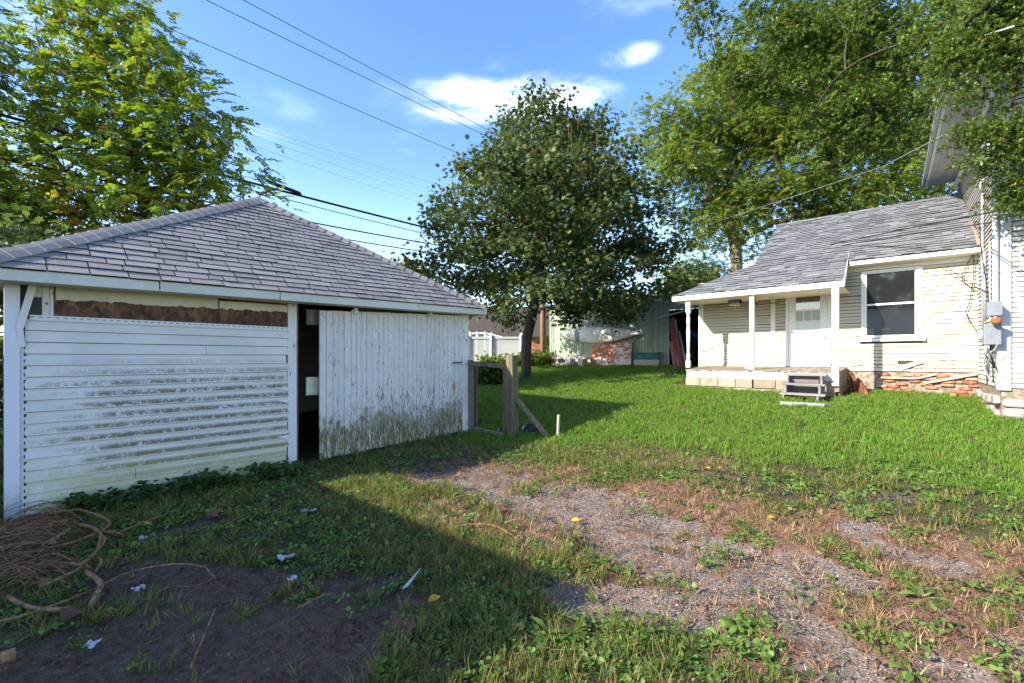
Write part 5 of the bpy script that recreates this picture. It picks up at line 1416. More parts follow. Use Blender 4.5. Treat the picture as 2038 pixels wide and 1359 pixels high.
def make_tree(name, label, cat, base, stem, clumps, tmpl, per, crad, size, leafmat, barkmat, r0, group=None, out=.5, droop=.35, up=1.0, rtip=.010, leaf_objects=None, leafname='leaf', flat=.6, twigs=3, ok=None, lmin=.0, bare=None, cs=None, lim=None, lm2=None):
    t = thing(name, label, cat, base, group)
    nodes = [np.array(base, float) - (0, 0, .15)] + [np.array(s, float) for s in stem]; par = [-1] + list(range(len(stem))); P = [nodes[0]]; pr = [-1]
    for i in range(1, len(nodes)):        # finer stem
        for k in range(1, 5): P.append(nodes[i - 1] + (nodes[i] - nodes[i - 1]) * k / 4 + RNG.normal(size=3) * (.02 if i > 1 else 0) * (1, 1, 0)); pr.append(len(P) - 2)
    first = max(3, int(4 * 1)); stemn = len(P)
    order = np.argsort(np.linalg.norm(clumps - nodes[-1], axis=1)) if len(stem) else range(len(clumps)); tips = []
    B = np.array(base, float)
    for ci in order:
        c = clumps[ci]; A = np.array(P); cand = np.arange(len(A)) >= first
        d = np.linalg.norm(A - c, axis=1) + .35 * np.maximum(0, A[:, 2] - c[2]) + (~cand) * 1e3 + .15 * np.linalg.norm(A - nodes[min(1, len(nodes) - 1)], axis=1)
        j = int(np.argmin(d)); a = A[j]; L = np.linalg.norm(c - a); m = max(2, int(L / .45)); prev = j
        side = RNG.normal(size=3) * L * .08
        for k in range(1, m + 1):
            s = k / m; q = a + (c - a) * s + side * math.sin(math.pi * s) + np.array([0, 0, .10 * L * math.sin(math.pi * s)]); P.append(q); pr.append(prev); prev = len(P) - 1
        tips.append(prev)
    cnt = np.zeros(len(P)); 
    for i in tips:
        while i >= 0: cnt[i] += 1; i = pr[i]
    rad = np.clip(rtip * np.maximum(cnt, .6) ** .5, rtip * .6, r0); tot = max(cnt.max(), 1); rad = np.where(np.arange(len(P)) < stemn, np.maximum(rad, r0 * (1 - .55 * np.arange(len(P)) / max(stemn, 1))), np.minimum(rad, lim or r0 * .62))
    rad[0] = r0 * 1.35
    if stemn > 1: rad[1] = r0 * 1.08
    mb = MB()
    mb.tube([P[i] for i in range(stemn)], [rad[i] for i in range(stemn)], 9)
    kids = {}
    for i in range(stemn, len(P)):
        mb.tube([P[pr[i]], P[i]], [min(rad[pr[i]], rad[i] * 1.5), rad[i]], 5 if rad[i] > .02 else 3, cap=False)
    pos, fw, scl = [], [], []
    for ci, c in enumerate(clumps):
        c_s = 1.0 if cs is None else cs[ci]
        k = int(per * RNG.uniform(.6, 1.4)); g = RNG.normal(size=(k, 3)) * crad * c_s ** .8 * np.array([1, 1, flat]); pos.append(c + g)
        o = g / (np.linalg.norm(g, axis=1, keepdims=True) + 1e-6) * out + RNG.normal(size=(k, 3)) * .55; o[:, 2] = o[:, 2] * .5 - droop; fw.append(o); scl.append(np.full(k, c_s))
        for q in range(twigs):
            mb.tube([c, c + g[q % k] * .9], [rtip * .6, rtip * .3], 3, cap=False)
    mb.build('trunk', barkmat, t, smooth=True)
    pos = np.concatenate(pos); fw = np.concatenate(fw); scl = np.concatenate(scl)
    if ok is not None: keep = np.array([ok(q) for q in pos]); pos, fw, scl = pos[keep], fw[keep], scl[keep]
    upv = np.array([0, 0, up]) + RNG.normal(size=pos.shape) * .45; Rm = frames(fw, upv); sc = size * RNG.uniform(.72, 1.2, len(pos)) * scl
    tm = tmpl if isinstance(tmpl, list) else [tmpl]; which = RNG.integers(0, len(tm), len(pos)); sel = np.zeros(len(pos), bool)
    if leaf_objects:
        far = np.linalg.norm(pos - np.array([0, 0, CAMZ]), axis=1); fin = np.argsort(far); a_ = (pos - np.array([0, 0, CAMZ])); px = CX + FPX * (a_ @ RT) / (a_ @ FW); py = HY - FPX * a_[:, 2] / (a_ @ FW)
        vis = (px > 5) & (px < 2030) & (py > 5) & (a_ @ FW > 0); pick = [i for i in fin if vis[i]][:leaf_objects]; sel[pick] = True
        mes = [np_mesh(leafname, v, f, leafmat) for v, f in tm]; mes2 = [np_mesh(leafname, v, f, lm2[0]) for v, f in tm] if lm2 else mes; g2 = lm2[1](pos) if lm2 else np.zeros(len(pos), bool)
        for i in pick:
            mw = Matrix(Rm[i].tolist()).to_4x4() @ Matrix.Scale(float(sc[i]), 4); mw.translation = pos[i]; link(leafname, (mes2 if g2[i] else mes)[which[i]], t, mw)
    gold = lm2[1](pos) if lm2 else np.zeros(len(pos), bool)
    for lm, gsel in ((leafmat, ~gold), (lm2[0] if lm2 else None, gold)):
        Vs, Fs, n = [], [], 0
        for k, (tv, tf) in enumerate(tm):
            q = (which == k) & ~sel & gsel
            if not q.any(): continue
            v, f = stamp(tv, tf, pos[q], Rm[q], sc[q]); Vs.append(v); Fs.append(f + n); n += len(v)
        if Vs: tag(link('crown', np_mesh('crown', np.concatenate(Vs), np.concatenate(Fs), lm), t), kind='stuff')
    if bare:
        mb = MB()
        for _ in range(bare[1]):
            a = Vector(bare[0]) + Vector((random.gauss(0, bare[2]), random.gauss(0, bare[2] * .6), random.gauss(0, .5))); mb.tube([a, a + Vector((random.gauss(0, .18), random.gauss(0, .15), random.uniform(.5, 1.2)))], [.007, .003], 4)
        tag(mb.build('bare_twigs', MT['twig'], t), kind='stuff')
    return t


# ---- maple in the middle
mp_ = ground_at(1047, 753); DZ = float(mp_.dot(Vector(FW)))
prof = [(185, 15), (210, 48), (240, 92), (285, 118), (330, 150), (380, 190), (430, 216), (490, 240), (545, 252), (590, 246), (625, 205), (655, 130)]
mcl = []; ax_px = {185: 1072, 330: 1100, 430: 1095, 655: 1090}
while len(mcl) < 300:
    y_ = RNG.uniform(222, 626); hw = np.interp(y_, [p[0] for p in prof], [p[1] for p in prof])
    if RNG.uniform(0, 250) > hw: continue
    cx_ = np.interp(y_, [185, 260, 400, 560, 655], [1080, 1105, 1092, 1090, 1105]); a_ = RNG.uniform(0, 6.283); r_ = hw * RNG.uniform(0, 1) ** .42 * (1 + .16 * math.sin(3 * a_ + y_ * .03) + .14 * math.sin(6 * a_ + y_ * .06)) * .93
    if RNG.uniform() < .14: r_ = hw * RNG.uniform(.95, 1.13)
    q = np.array(at(cx_ + r_ * math.cos(a_), y_, DZ)) + FW * r_ * math.sin(a_) * DZ / FPX * .95
    if q[1] > YS - .5: continue
    t_ = (YW - q[1]) / LH[1]
    if t_ > 0 and -5.3 < q[0] + LH[0] * t_ < -.8 and q[2] - math.tan(ELEV) * t_ < 3.7: continue
    if mcl and np.min(np.linalg.norm(np.array(mcl) - q, axis=1)) < .42: continue
    mcl.append(q)
mcl = np.array(mcl)
def mpt(px, py, dd=0): return tuple(np.array(at(px, py, DZ)) + FW * dd)
make_tree('maple_tree', 'dark green rounded maple standing in the lawn before the green shed', 'tree', tuple(mp_), [mpt(1048, 690), mpt(1052, 655), mpt(1070, 560), mpt(1085, 430)], mcl, MAPLE, 150, .31, .132, MT['leaf_maple'], MT['bark_dark'], .17, droop=.55, out=.5, rtip=.011,
          bare=(mpt(1100, 425, -2.6), 26, .7))

# ---- tree with compound leaves behind the garage
def off_roof(q):
    if q[2] < 1.2: return False
    if -11.3 < q[0] < -5.8 and -.6 < q[1] < 6.5:
        hx = 1 - abs(q[0] + 8.53) / 2.6; hy = 1 - abs(q[1] - 2.98) / 3.4
        return q[2] > 2.6 + 1.9 * max(0, min(hx, hy)) + .25
    return True
L1 = blobs([(190, 90, 120), (285, 160, 115), (345, 250, 105), (150, 240, 110), (230, 330, 170), (385, 340, 90), (465, 360, 46), (520, 385, 32), (500, 340, 26), (470, 305, 28), (535, 390, 24), (40, 370, 130), (330, 400, 130), (120, 430, 110), (395, 215, 42), (170, 30, 60), (235, 20, 55), (565, 402, 12), (60, 290, 70)], 10.6, .9)
lc = sample_clumps(L1, 330, .27, .42, off_roof)
lb = at(330, 690, 11.5); lbz = gz(lb.x, lb.y)
make_tree('walnut_tree', 'bright green tree with long feathery leaves turning yellow behind the garage', 'tree', (lb.x, lb.y, lbz), [tuple(at(315, 540, 11.2)), tuple(at(290, 400, 11)), tuple(at(250, 220, 10.8))], lc, FROND, 11, .30, 1.0, MT['leaf_walnut'], MT['bark'], .14, out=.9, droop=.12, leaf_objects=300, ok=off_roof, rtip=.008, lm2=(MT['leaf_walnut_gold'], lambda p: vnoise(p[:, 0] * 2.1 + p[:, 2] * 1.7, p[:, 1] * 2.1 + p[:, 2], 5) > .50 + .10 * (p[:, 2] - 3.4)))
L2 = blobs([(-40, 150, 75, 9.2), (-60, 300, 70, 9.2), (-90, 420, 120, 9.2), (0, 90, 30, 9.2), (-120, 40, 80, 9.2)], 9.2)
lc2 = sample_clumps(L2, 75, .27, .5, off_roof)
q = at(-160, 690, 9.2); make_tree('walnut_tree', 'darker feathery leaved tree at the far left edge beside the yellowing one', 'tree', (q.x, q.y, gz(q.x, q.y)), [tuple(at(-140, 500, 9.2)), tuple(at(-110, 250, 9.2))], lc2, FROND, 11, .30, 1.0, MT['leaf_bush'], MT['bark'], .12, out=.9, droop=.2, ok=off_roof, rtip=.008)

# ---- tall light green tree behind the wing
D3 = 24.5
L3 = blobs([(1400, 330, 100), (1350, 260, 75), (1470, 220, 110), (1580, 180, 120), (1700, 200, 120), (1560, 330, 120), (1680, 340, 110), (1800, 300, 90), (1420, 420, 75), (1500, 430, 75), (1390, 480, 35), (1610, 420, 80), (1740, 400, 60), (1790, 180, 90), (1480, 120, 70), (1640, 90, 80), (1320, 300, 40), (1520, 480, 30), (1860, 380, 45)], D3, .8)
lc3 = sample_clumps(L3, 400, .55, .45)
q = at(1467, 690, D3); make_tree('locust_tree', 'tall light green tree with airy crown rising behind the shingled wing', 'tree', (q.x, q.y, gz(q.x, q.y)), [tuple(at(1465, 560, D3)), tuple(at(1463, 480, D3)), tuple(at(1440, 400, D3))], lc3, SPRAY, 58, .55, 1.3, MT['leaf_locust'], MT['bark_pale'], .30, out=.8, droop=.12, rtip=.020)
lcx = sample_clumps(blobs([(1860, 330, 60, 30), (1830, 400, 45, 30), (1870, 250, 60, 30), (1730, 410, 30, 30), (1890, 180, 60, 30), (1800, 420, 30, 30), (1960, 30, 80, 32), (1985, 60, 60, 32)], 30), 90, .6, .5)
q = at(1870, 690, 31); make_tree('autumn_tree', 'tree with orange autumn leaves peeking past the tall house eave', 'tree', (q.x, q.y, 1.3), [tuple(at(1868, 500, 31)), tuple(at(1866, 380, 31))], lcx, MAPLE, 50, .6, .24, MT['leaf_autumn'], MT['bark'], .22, rtip=.018)
lcy = sample_clumps(blobs([(1380, 560, 38), (1415, 545, 28), (1350, 580, 30), (1400, 580, 28), (1345, 540, 22)], 27), 60, .4, .5)
q = at(1400, 700, 27); make_tree('small_tree', 'small bushy tree showing between the maple and the porch roof', 'tree', (q.x, q.y, 1.3), [tuple(at(1398, 640, 27)), tuple(at(1396, 590, 27))], lcy, SPRAY, 46, .5, 1.0, MT['leaf_locust'], MT['bark'], .12, rtip=.014)
lcz = sample_clumps(blobs([(815, 535, 20, 52), (800, 545, 14, 52), (830, 548, 14, 52)], 52), 22, .5, .5)
q = at(815, 700, 52); make_tree('autumn_tree', 'small far autumn tree top above the garage eave left of the maple', 'tree', (q.x, q.y, 1.3), [tuple(at(815, 600, 52))], lcz, MAPLE, 60, .6, .3, MT['leaf_autumn'], MT['bark'], .15, rtip=.02)
# far woods closing the gaps below
lw = []
for px in range(880, 1460, 14):
    d = RNG.uniform(60, 75); lw.append((np.array(at(px + RNG.uniform(-8, 8), RNG.uniform(650, 690), d)), RNG.uniform(2.0, 3.0), 1))
lcw = sample_clumps(lw, 240, .9, .6)
v, f = stamp(*SPRAY[0], np.repeat(lcw, 40, 0) + RNG.normal(size=(len(lcw) * 40, 3)) * .9, frames(RNG.normal(size=(len(lcw) * 40, 3)), np.tile([0, 0, 1.0], (len(lcw) * 40, 1))), np.full(len(lcw) * 40, 2.2))
tag(link('far_woods', np_mesh('far_woods', v, f, MT['leaf_bush'])), 'distant green woods behind the fence and shed', 'woods', kind='stuff')

# ---- tree whose branches hang in from the upper right
def dd(px): return float(np.interp(px, [1340, 1850, 1885, 1950, 2050], [14.0, 13.6, 10.5, 9.2, 8.6]))
def B4(lst): return blobs([(px, py, r, dd(px)) for px, py, r in lst], 0, .7)
L4 = B4([(1395, 40, 42), (1370, 5, 40), (1440, 105, 42), (1480, 160, 42), (1530, 70, 80), (1560, 180, 70), (1640, 100, 100), (1640, 230, 65), (1740, 100, 100), (1730, 240, 75), (1830, 80, 90), (1810, 210, 75), (1900, 60, 80), (1960, 60, 70), (2010, 40, 60), (1800, 290, 34), (1985, 130, 45), (2030, 110, 50), (1700, 20, 100), (1550, 10, 70)])
L5 = blobs([(px, py, r, 6.9) for px, py, r in [(1925, 268, 22), (1962, 285, 24), (1992, 262, 24), (2022, 275, 30), (2030, 370, 34), (2010, 395, 26), (1950, 330, 22), (1990, 330, 22), (2035, 310, 26), (2000, 220, 24), (2045, 420, 24), (1985, 365, 16), (1925, 150, 28), (1890, 195, 22), (1950, 195, 22), (1905, 105, 30), (1940, 120, 26), (1975, 25, 40), (2020, 30, 46), (2025, 100, 42), (1985, 105, 34), (1950, 70, 30), (2030, 165, 26)]], 0, .7)
lc4a, lc4b = sample_clumps(L4, 290, .28, .55), sample_clumps(L5, 128, .14, .6); lc4 = np.concatenate([lc4a, lc4b]); cs4 = np.array([1.0] * len(lc4a) + [.55] * len(lc4b))
q = np.array([2.35, 9.7, 0]); qz = gz(q[0], q[1])
make_tree('overhanging_tree', 'dark branched tree reaching in over the house from the upper right', 'tree', (q[0], q[1], qz), [(2.4, 9.6, 2.2), (2.3, 9.4, 4.2), (2.1, 9.4, 6.0)], lc4, WHORL, 38, .24, 1.6, MT['leaf_overhang'], MT['bark_dark'], .07, droop=.0, out=.8, rtip=.0055, flat=.55, twigs=6, cs=cs4, lim=.024)

# ---- shrubs
def shrub(name, label, c, r, h, n, leaf, tm, per, cr, size, **kw):
    cl = [np.array([c[0] + r * math.cos(a) * s, c[1] + r * math.sin(a) * s, gz(c[0], c[1]) + h * RNG.uniform(.15, 1)]) for a, s in zip(RNG.uniform(0, 6.283, n), RNG.uniform(0, 1, n) ** .5)]
    g0 = gz(c[0], c[1]); return make_tree(name, label, 'shrub', (c[0], c[1], g0), [(c[0], c[1], g0 + .2 * h)], np.array(cl), tm, per, cr, size, leaf, MT['bark'], .03, rtip=.006, **kw)
shrub('shrub', 'dark green shrub in the gap left of the garage corner', (-9.0, -.30), .9, 3.4, 120, MT['leaf_bush'], MAPLE, 34, .22, .10)
q = ground_at(958, 768); shrub('shrub', 'low weedy green shrub between the leaning fence posts', (q.x, q.y + .4), .5, .55, 34, MT['leaf_bush'], WHORL, 26, .14, 1.5)
q = ground_at(1098, 724); shrub('shrub', 'leafy bush beside the utility pole and the shed corner', (q.x, q.y), .55, 1.5, 34, MT['leaf_bush'], MAPLE, 26, .18, .13)
q = ground_at(1068, 728); shrub('shrub', 'yellowish weeds behind the maple trunk', (q.x, q.y), .8, .5, 30, MT['leaf_locust'], WHORL, 26, .2, 1.8)
q = ground_at(1010, 735); shrub('shrub', 'tall pale weeds in front of the white vinyl fence', (q.x - 1.2, q.y + 1.0), 1.1, .42, 26, MT['leaf_locust'], WHORL, 22, .2, 1.8)


# ------------------------------------------------------------------ ground cover, scattered as instances
def proto(name, V, F, mat): return bpy.data.objects.new(name, np_mesh(name, V, F, mat))
def tuft(seed, n, h0, h1, spread, w, lean_=.5, flat=0.0):
    rr = np.random.default_rng(seed); V, F = [], []
    for i in range(n):
        a = rr.uniform(0, 6.283); b = rr.uniform(0, spread); p = np.array([b * math.cos(a), b * math.sin(a), 0]); h = rr.uniform(h0, h1); t = a + rr.uniform(-1.2, 1.2)
        l = rr.uniform(.15, 1) * lean_; d = np.array([math.cos(t), math.sin(t), 0]); s = np.array([-math.sin(t), math.cos(t), 0]) * w * rr.uniform(.7, 1.3)
        up_ = np.array([0, 0, 1 - flat]); m_ = p + up_ * h * .6 + d * h * .30 * l; e_ = p + up_ * h * (1 - .35 * l) + d * h * l + np.array([0, 0, .006])
        k = len(V) * 1; k = sum(len(x) for x in V); V.append(np.array([p - s, p + s, m_ - s * .75, m_ + s * .75, e_])); F += [(k, k + 1, k + 3), (k, k + 3, k + 2), (k + 2, k + 3, k + 4)]
    return np.concatenate(V), np.array(F)
def leafbunch(seed, n, spread, r, hmax, shape, cup=.25, tilt=.5):
    rr = np.random.default_rng(seed); V, F = [], []; k = 0
    for i in range(n):
        a = rr.uniform(0, 6.283); b = spread * rr.uniform(0, 1) ** .6; h = hmax * rr.uniform(.25, 1); v, f = shape; v = (v - (.4, 0, 0)) * r * rr.uniform(.6, 1.25); v = v.copy(); v[:, 2] += cup * np.abs(v[:, 1])
        R = frames(np.array([[math.cos(a + rr.uniform(-1, 1)), math.sin(a + rr.uniform(-1, 1)), rr.uniform(-tilt, tilt)]]), np.array([[rr.normal() * tilt * .6, rr.normal() * tilt * .6, 1.0]]))[0]
        V.append(v @ R.T + (b * math.cos(a), b * math.sin(a), h)); F.append(f + k); k += len(v)
    return np.concatenate(V), np.concatenate(F)
ROUND = fan([(.05, 0), (.0, .30), (.18, .48), (.5, .52), (.82, .36), (1, .0), (.82, -.36), (.5, -.52), (.18, -.48), (0, -.30)], -.05)
def rosette(seed, n, L, w, lift=.35, notch=False):
    rr = np.random.default_rng(seed); V, F = [], []; k = 0
    for i in range(n):
        a = 6.283 * i / n + rr.uniform(-.35, .35); l = L * rr.uniform(.6, 1.15); e = lift * rr.uniform(.3, 1.3); pts_ = []
        for t, ww in ((0, .25), (.25, .45), (.45, .9 if not notch else .55), (.62, 1.0), (.82, .75 if not notch else 1.0), (1, .05)):
            c = np.array([l * t, 0, l * (e * t - e * .9 * t * t) + .01]); pts_ += [c + (0, w * ww, .25 * w * ww), c - (0, w * ww, -.25 * w * ww)]
        v = np.array(pts_); Rz = np.array([(math.cos(a), -math.sin(a), 0), (math.sin(a), math.cos(a), 0), (0, 0, 1)]); V.append(v @ Rz.T)
        for q in range(5): F += [(k + 2 * q, k + 2 * q + 1, k + 2 * q + 3), (k + 2 * q, k + 2 * q + 3, k + 2 * q + 2)]
        k += len(v)
    return np.concatenate(V), np.array(F)
def stones(seed, n, spread, r0, r1):
    rr = np.random.default_rng(seed); V, F = [], []; k = 0
    o = np.array([(1, 0, 0), (0, 1, 0), (-1, 0, 0), (0, -1, 0), (0, 0, 1), (0, 0, -1.0), (.7, .7, .1), (-.7, .6, .2)])
    f = np.array([(6, 1, 4), (0, 6, 4), (1, 7, 4), (7, 2, 4), (2, 3, 4), (3, 0, 4), (0, 5, 6), (6, 5, 1), (1, 5, 7), (7, 5, 2), (2, 5, 3), (3, 5, 0)])
    for i in range(n):
        v = o * rr.uniform(.7, 1.2, (8, 1)) * rr.uniform(r0, r1) * np.array([1, rr.uniform(.6, 1), rr.uniform(.45, .8)]); a = rr.uniform(0, 6.283); Rz = np.array([(math.cos(a), -math.sin(a), 0), (math.sin(a), math.cos(a), 0), (0, 0, 1)])
        b = spread * rr.uniform(0, 1) ** .5; t = rr.uniform(0, 6.283); V.append(v @ Rz.T + (b * math.cos(t), b * math.sin(t), r0 * .3)); F.append(f + k); k += 8
    return np.concatenate(V), np.concatenate(F)


def free(X, Y):
    bad = ((X > -4.95) & (X < -1.12) & (Y > 11.84)) | ((X > -4.95) & (X < 1.2) & (Y > 13.2)) | ((X > .93) & (Y > 10.82)) | ((Y > 17.15) & (X < -5)) | ((X < -6.42) & (X > -10.6) & (Y < 6.0) & (Y > .05)) | ((X > -2.2) & (X < -1.3) & (Y > 11.1))
    return ~bad


def scatter_pts(dens, fmax, dmax, fmin=1.5, k=1.3):
    """random points in the wedge seen by the camera (and a step to either side), kept by density per square metre"""
    ff = []; area = k * (fmax ** 2 - fmin ** 2) + 2 * (fmax - fmin) * 1.5; n = int(area * dmax)
    f = np.sqrt(RNG.uniform(fmin ** 2, fmax ** 2, n)); r = (RNG.uniform(-1, 1, n)) * (k * f + 1.5)
    X = RT[0] * r + FW[0] * f; Y = RT[1] * r + FW[1] * f; D = dens(X, Y, f)
    s = (RNG.uniform(0, dmax * (k * f * 0 + 1), n) < D) & free(X, Y); X, Y = X[s], Y[s]
    return X, Y, gh(X, Y)


def scatter(name, label, cat, protos, X, Y, Zv, s0, s1, tilt=.15, mul=1.0):
    n = len(X); me = bpy.data.meshes.new(name); me.vertices.add(n); me.vertices.foreach_set('co', np.stack([X, Y, Zv], 1).astype(np.float32).ravel())
    rot = np.stack([RNG.normal(size=n) * tilt, RNG.normal(size=n) * tilt, RNG.uniform(0, 6.283, n)], 1).astype(np.float32)
    me.attributes.new('rot', 'FLOAT_VECTOR', 'POINT').data.foreach_set('vector', rot.ravel())
    me.attributes.new('scl', 'FLOAT', 'POINT').data.foreach_set('value', (RNG.uniform(s0, s1, n) * mul).astype(np.float32))
    me.attributes.new('pick', 'INT', 'POINT').data.foreach_set('value', RNG.integers(0, len(protos), n).astype(np.int32))
    o = link(name, me); g = bpy.data.node_groups.new(name, 'GeometryNodeTree')
    g.interface.new_socket('Geometry', in_out='INPUT', socket_type='NodeSocketGeometry'); g.interface.new_socket('Geometry', in_out='OUTPUT', socket_type='NodeSocketGeometry')
    N, Lk = g.nodes, g.links; gi, go = N.new('NodeGroupInput'), N.new('NodeGroupOutput'); inst = N.new('GeometryNodeInstanceOnPoints'); j = N.new('GeometryNodeJoinGeometry')
    for p in reversed(protos):
        oi = N.new('GeometryNodeObjectInfo'); oi.inputs['Object'].default_value = p; oi.inputs['As Instance'].default_value = True; Lk.new(oi.outputs['Geometry'], j.inputs[0])
    def na(nm, ty): a = N.new('GeometryNodeInputNamedAttribute'); a.data_type = ty; a.inputs[0].default_value = nm; return a.outputs[0]
    Lk.new(gi.outputs[0], inst.inputs['Points']); Lk.new(j.outputs[0], inst.inputs['Instance']); inst.inputs['Pick Instance'].default_value = True
    Lk.new(na('pick', 'INT'), inst.inputs['Instance Index']); Lk.new(na('scl', 'FLOAT'), inst.inputs['Scale'])
    e = N.new('FunctionNodeEulerToRotation'); Lk.new(na('rot', 'FLOAT_VECTOR'), e.inputs[0]); Lk.new(e.outputs[0], inst.inputs['Rotation']); Lk.new(inst.outputs[0], go.inputs[0])
    o.modifiers.new('scatter', 'NODES').node_group = g
    return tag(o, label, cat, kind='stuff')


def dz_(fn): return lambda X, Y, f: fn(zones(X, Y), X, Y, f)
pl = [proto('grass_tuft', *tuft(i, 16, .035, .085, .06, .0030, .8), MT['grass_lawn'] if i < 8 else MT['grass_rough']) for i in range(9)]
X, Y, Zv = scatter_pts(dz_(lambda z, X, Y, f: z['lawn'] * (1 - .9 * z['soil']) * np.where(f < 9, 330, np.where(f < 14, 240, 150)) * (.55 + .9 * fbm(X * 1.1, Y * 1.1, 41))), 24, 400, 2.6, 1.25)
scatter('lawn_grass', 'bright green mown lawn grass across the yard', 'grass', pl, X, Y, Zv, .7, 1.25, .2, .62 + .8 * fbm(X * .9, Y * .9, 311))
pr_ = [proto('grass_tuft', *tuft(20 + i, 13, .04, .12, .05, .0026, 1.0), MT['grass_rough']) for i in range(5)]
base_r = lambda z, X, Y, f: (1 - z['lawn']) * (1 - z['gravel'] * .96) * (1 - z['soil'] * .95) * (1 - z['black'] * .985) * (1 - z['thatch'] * .72) * (60 + 130 * sstep(.42, .62, fbm(X * 2, Y * 2, 51)) + 260 * z['bright'] + 190 * z['shade'])
X, Y, Zv = scatter_pts(dz_(base_r), 10, 420, 1.5, 1.2)
scatter('rough_grass', 'rough uneven grass in the worn foreground', 'grass', pr_, X, Y, Zv, .6, 1.25, .3)
pd_ = [proto('dead_tuft', *tuft(40 + i, 12, .03, .10, .06, .0022, 1.3, .55), MT['grass_dead']) for i in range(5)]
X, Y, Zv = scatter_pts(dz_(lambda z, X, Y, f: (1 - z['black'] * .95) * (1 - z['gravel'] * .75) * (1 - z['lawn'] * (.93 - .25 * sstep(.5, .65, fbm(X * 1.2, Y * 1.2, 301)))) * (35 + 330 * z['thatch'] + 70 * z['shade'] + 40 * z['soil'])), 9, 380, 1.5, 1.2)
scatter('dead_grass', 'brown dead grass and thatch on the worn drive', 'grass', pd_, X, Y, Zv, .6, 1.3, .35)
pi_ = [proto('ivy_clump', *leafbunch(60 + i, 12, .11, .055, .14, ROUND, .3, .5), MT['ivy']) for i in range(5)]
X, Y, Zv = scatter_pts(dz_(lambda z, X, Y, f: 95 * z['ivy'] * (.5 + fbm(X * 3, Y * 3, 61))), 9.5, 130, 1.8, 1.3)
scatter('ivy', 'dark green round leaved ivy along the foot of the garage siding', 'ivy', pi_, X, Y, Zv, .7, 1.35, .2)
pg_ = [proto('ground_ivy', *leafbunch(70 + i, 9, .08, .034, .05, ROUND, .25, .5), MT['ivy'] if i < 3 else MT['weed_leaf']) for i in range(5)]
X, Y, Zv = scatter_pts(dz_(lambda z, X, Y, f: (1 - z['black'] * .985) * (1 - z['gravel'] * .95) * (1 - z['lawn'] * .9) * (8 + 60 * sstep(.5, .62, fbm(X * 2.6, Y * 2.6, 81)) * (1 - z['thatch'] * .7) + 50 * z['shade'] + 40 * z['ivy'] + 230 * z['creep'] + 40 * z['bright'])), 9, 330, 1.5, 1.2)
scatter('ground_ivy', 'small round leaved weeds creeping over the foreground soil', 'weeds', pg_, X, Y, Zv, .45, 1.05, .25)
pc_ = [proto('clover', *leafbunch(90 + i, 22, .07, .018, .045, ROUND, .1, .5), MT['weed_leaf']) for i in range(4)]
X, Y, Zv = scatter_pts(dz_(lambda z, X, Y, f: (1 - z['gravel'] * .9) * (1 - z['black']) * (110 * z['bright'] + 60 * z['weed'] + 10 + 50 * sstep(.52, .66, fbm(X * 3.1, Y * 3.1, 95)) * (1 - z['shade']))), 9, 200, 1.5, 1.2)
scatter('clover', 'patches of small clover leaves in the sunny foreground', 'clover', pc_, X, Y, Zv, .6, 1.3, .2)
pw_ = [proto('weed_rosette', *rosette(100 + i, 10, .16, .019, .6, True), MT['weed_leaf']) for i in range(3)] + [proto('weed_rosette', *rosette(110 + i, 6, .095, .028, .5), MT['weed_leaf']) for i in range(3)]
X, Y, Zv = scatter_pts(dz_(lambda z, X, Y, f: (1 - z['black']) * (1 - .8 * z['gravel']) * (1.6 + 30 * z['weed'] + 5 * z['bright'] + 3 * z['thatch'])), 11, 40, 1.6, 1.2)
scatter('broadleaf_weeds', 'dandelion and plantain rosettes on the worn ground', 'weeds', pw_, X, Y, Zv, .45, .95, .2)
ps_ = [proto('pebbles', *stones(120 + i, 16, .09, .003, .0085), MT['pebble']) for i in range(5)]
X, Y, Zv = scatter_pts(dz_(lambda z, X, Y, f: 190 * z['gravel'] * (1 - z['lawn']) * (.3 + 1.2 * fbm(X * 2.2, Y * 2.2, 131)) + 4 * (1 - z['black']) * (1 - z['lawn'])), 8, 230, 1.6, 1.2)
scatter('gravel', 'loose grey gravel on the worn drive', 'gravel', ps_, X, Y, Zv - .026, .7, 1.4, .3)
pk_ = [proto('soil_clods', *stones(160 + i, 10, .10, .003, .013), MT['duff']) for i in range(4)]
X, Y, Zv = scatter_pts(dz_(lambda z, X, Y, f: 70 * z['black'] + 60 * z['soil'] + 25 * z['thatch']), 8, 90, 1.6, 1.2)
scatter('soil_crumbs', 'loose dark crumbs of earth on the bare soil', 'soil', pk_, X, Y, Zv - .018, .5, 1.5, .3)
pf_ = [proto('leaf_litter', *leafbunch(140 + i, 5, .10, .020, .012, MAPLE, .5, .35), MT['duff']) for i in range(5)]
X, Y, Zv = scatter_pts(dz_(lambda z, X, Y, f: 10 + 26 * z['thatch'] + 14 * z['soil'] + 22 * z['black'] + 12 * z['shade']), 8, 40, 1.6, 1.2)
scatter('leaf_litter', 'crumbled brown leaf litter on the ground', 'leaf litter', pf_, X, Y, Zv + .004, .5, 1.3, .2)

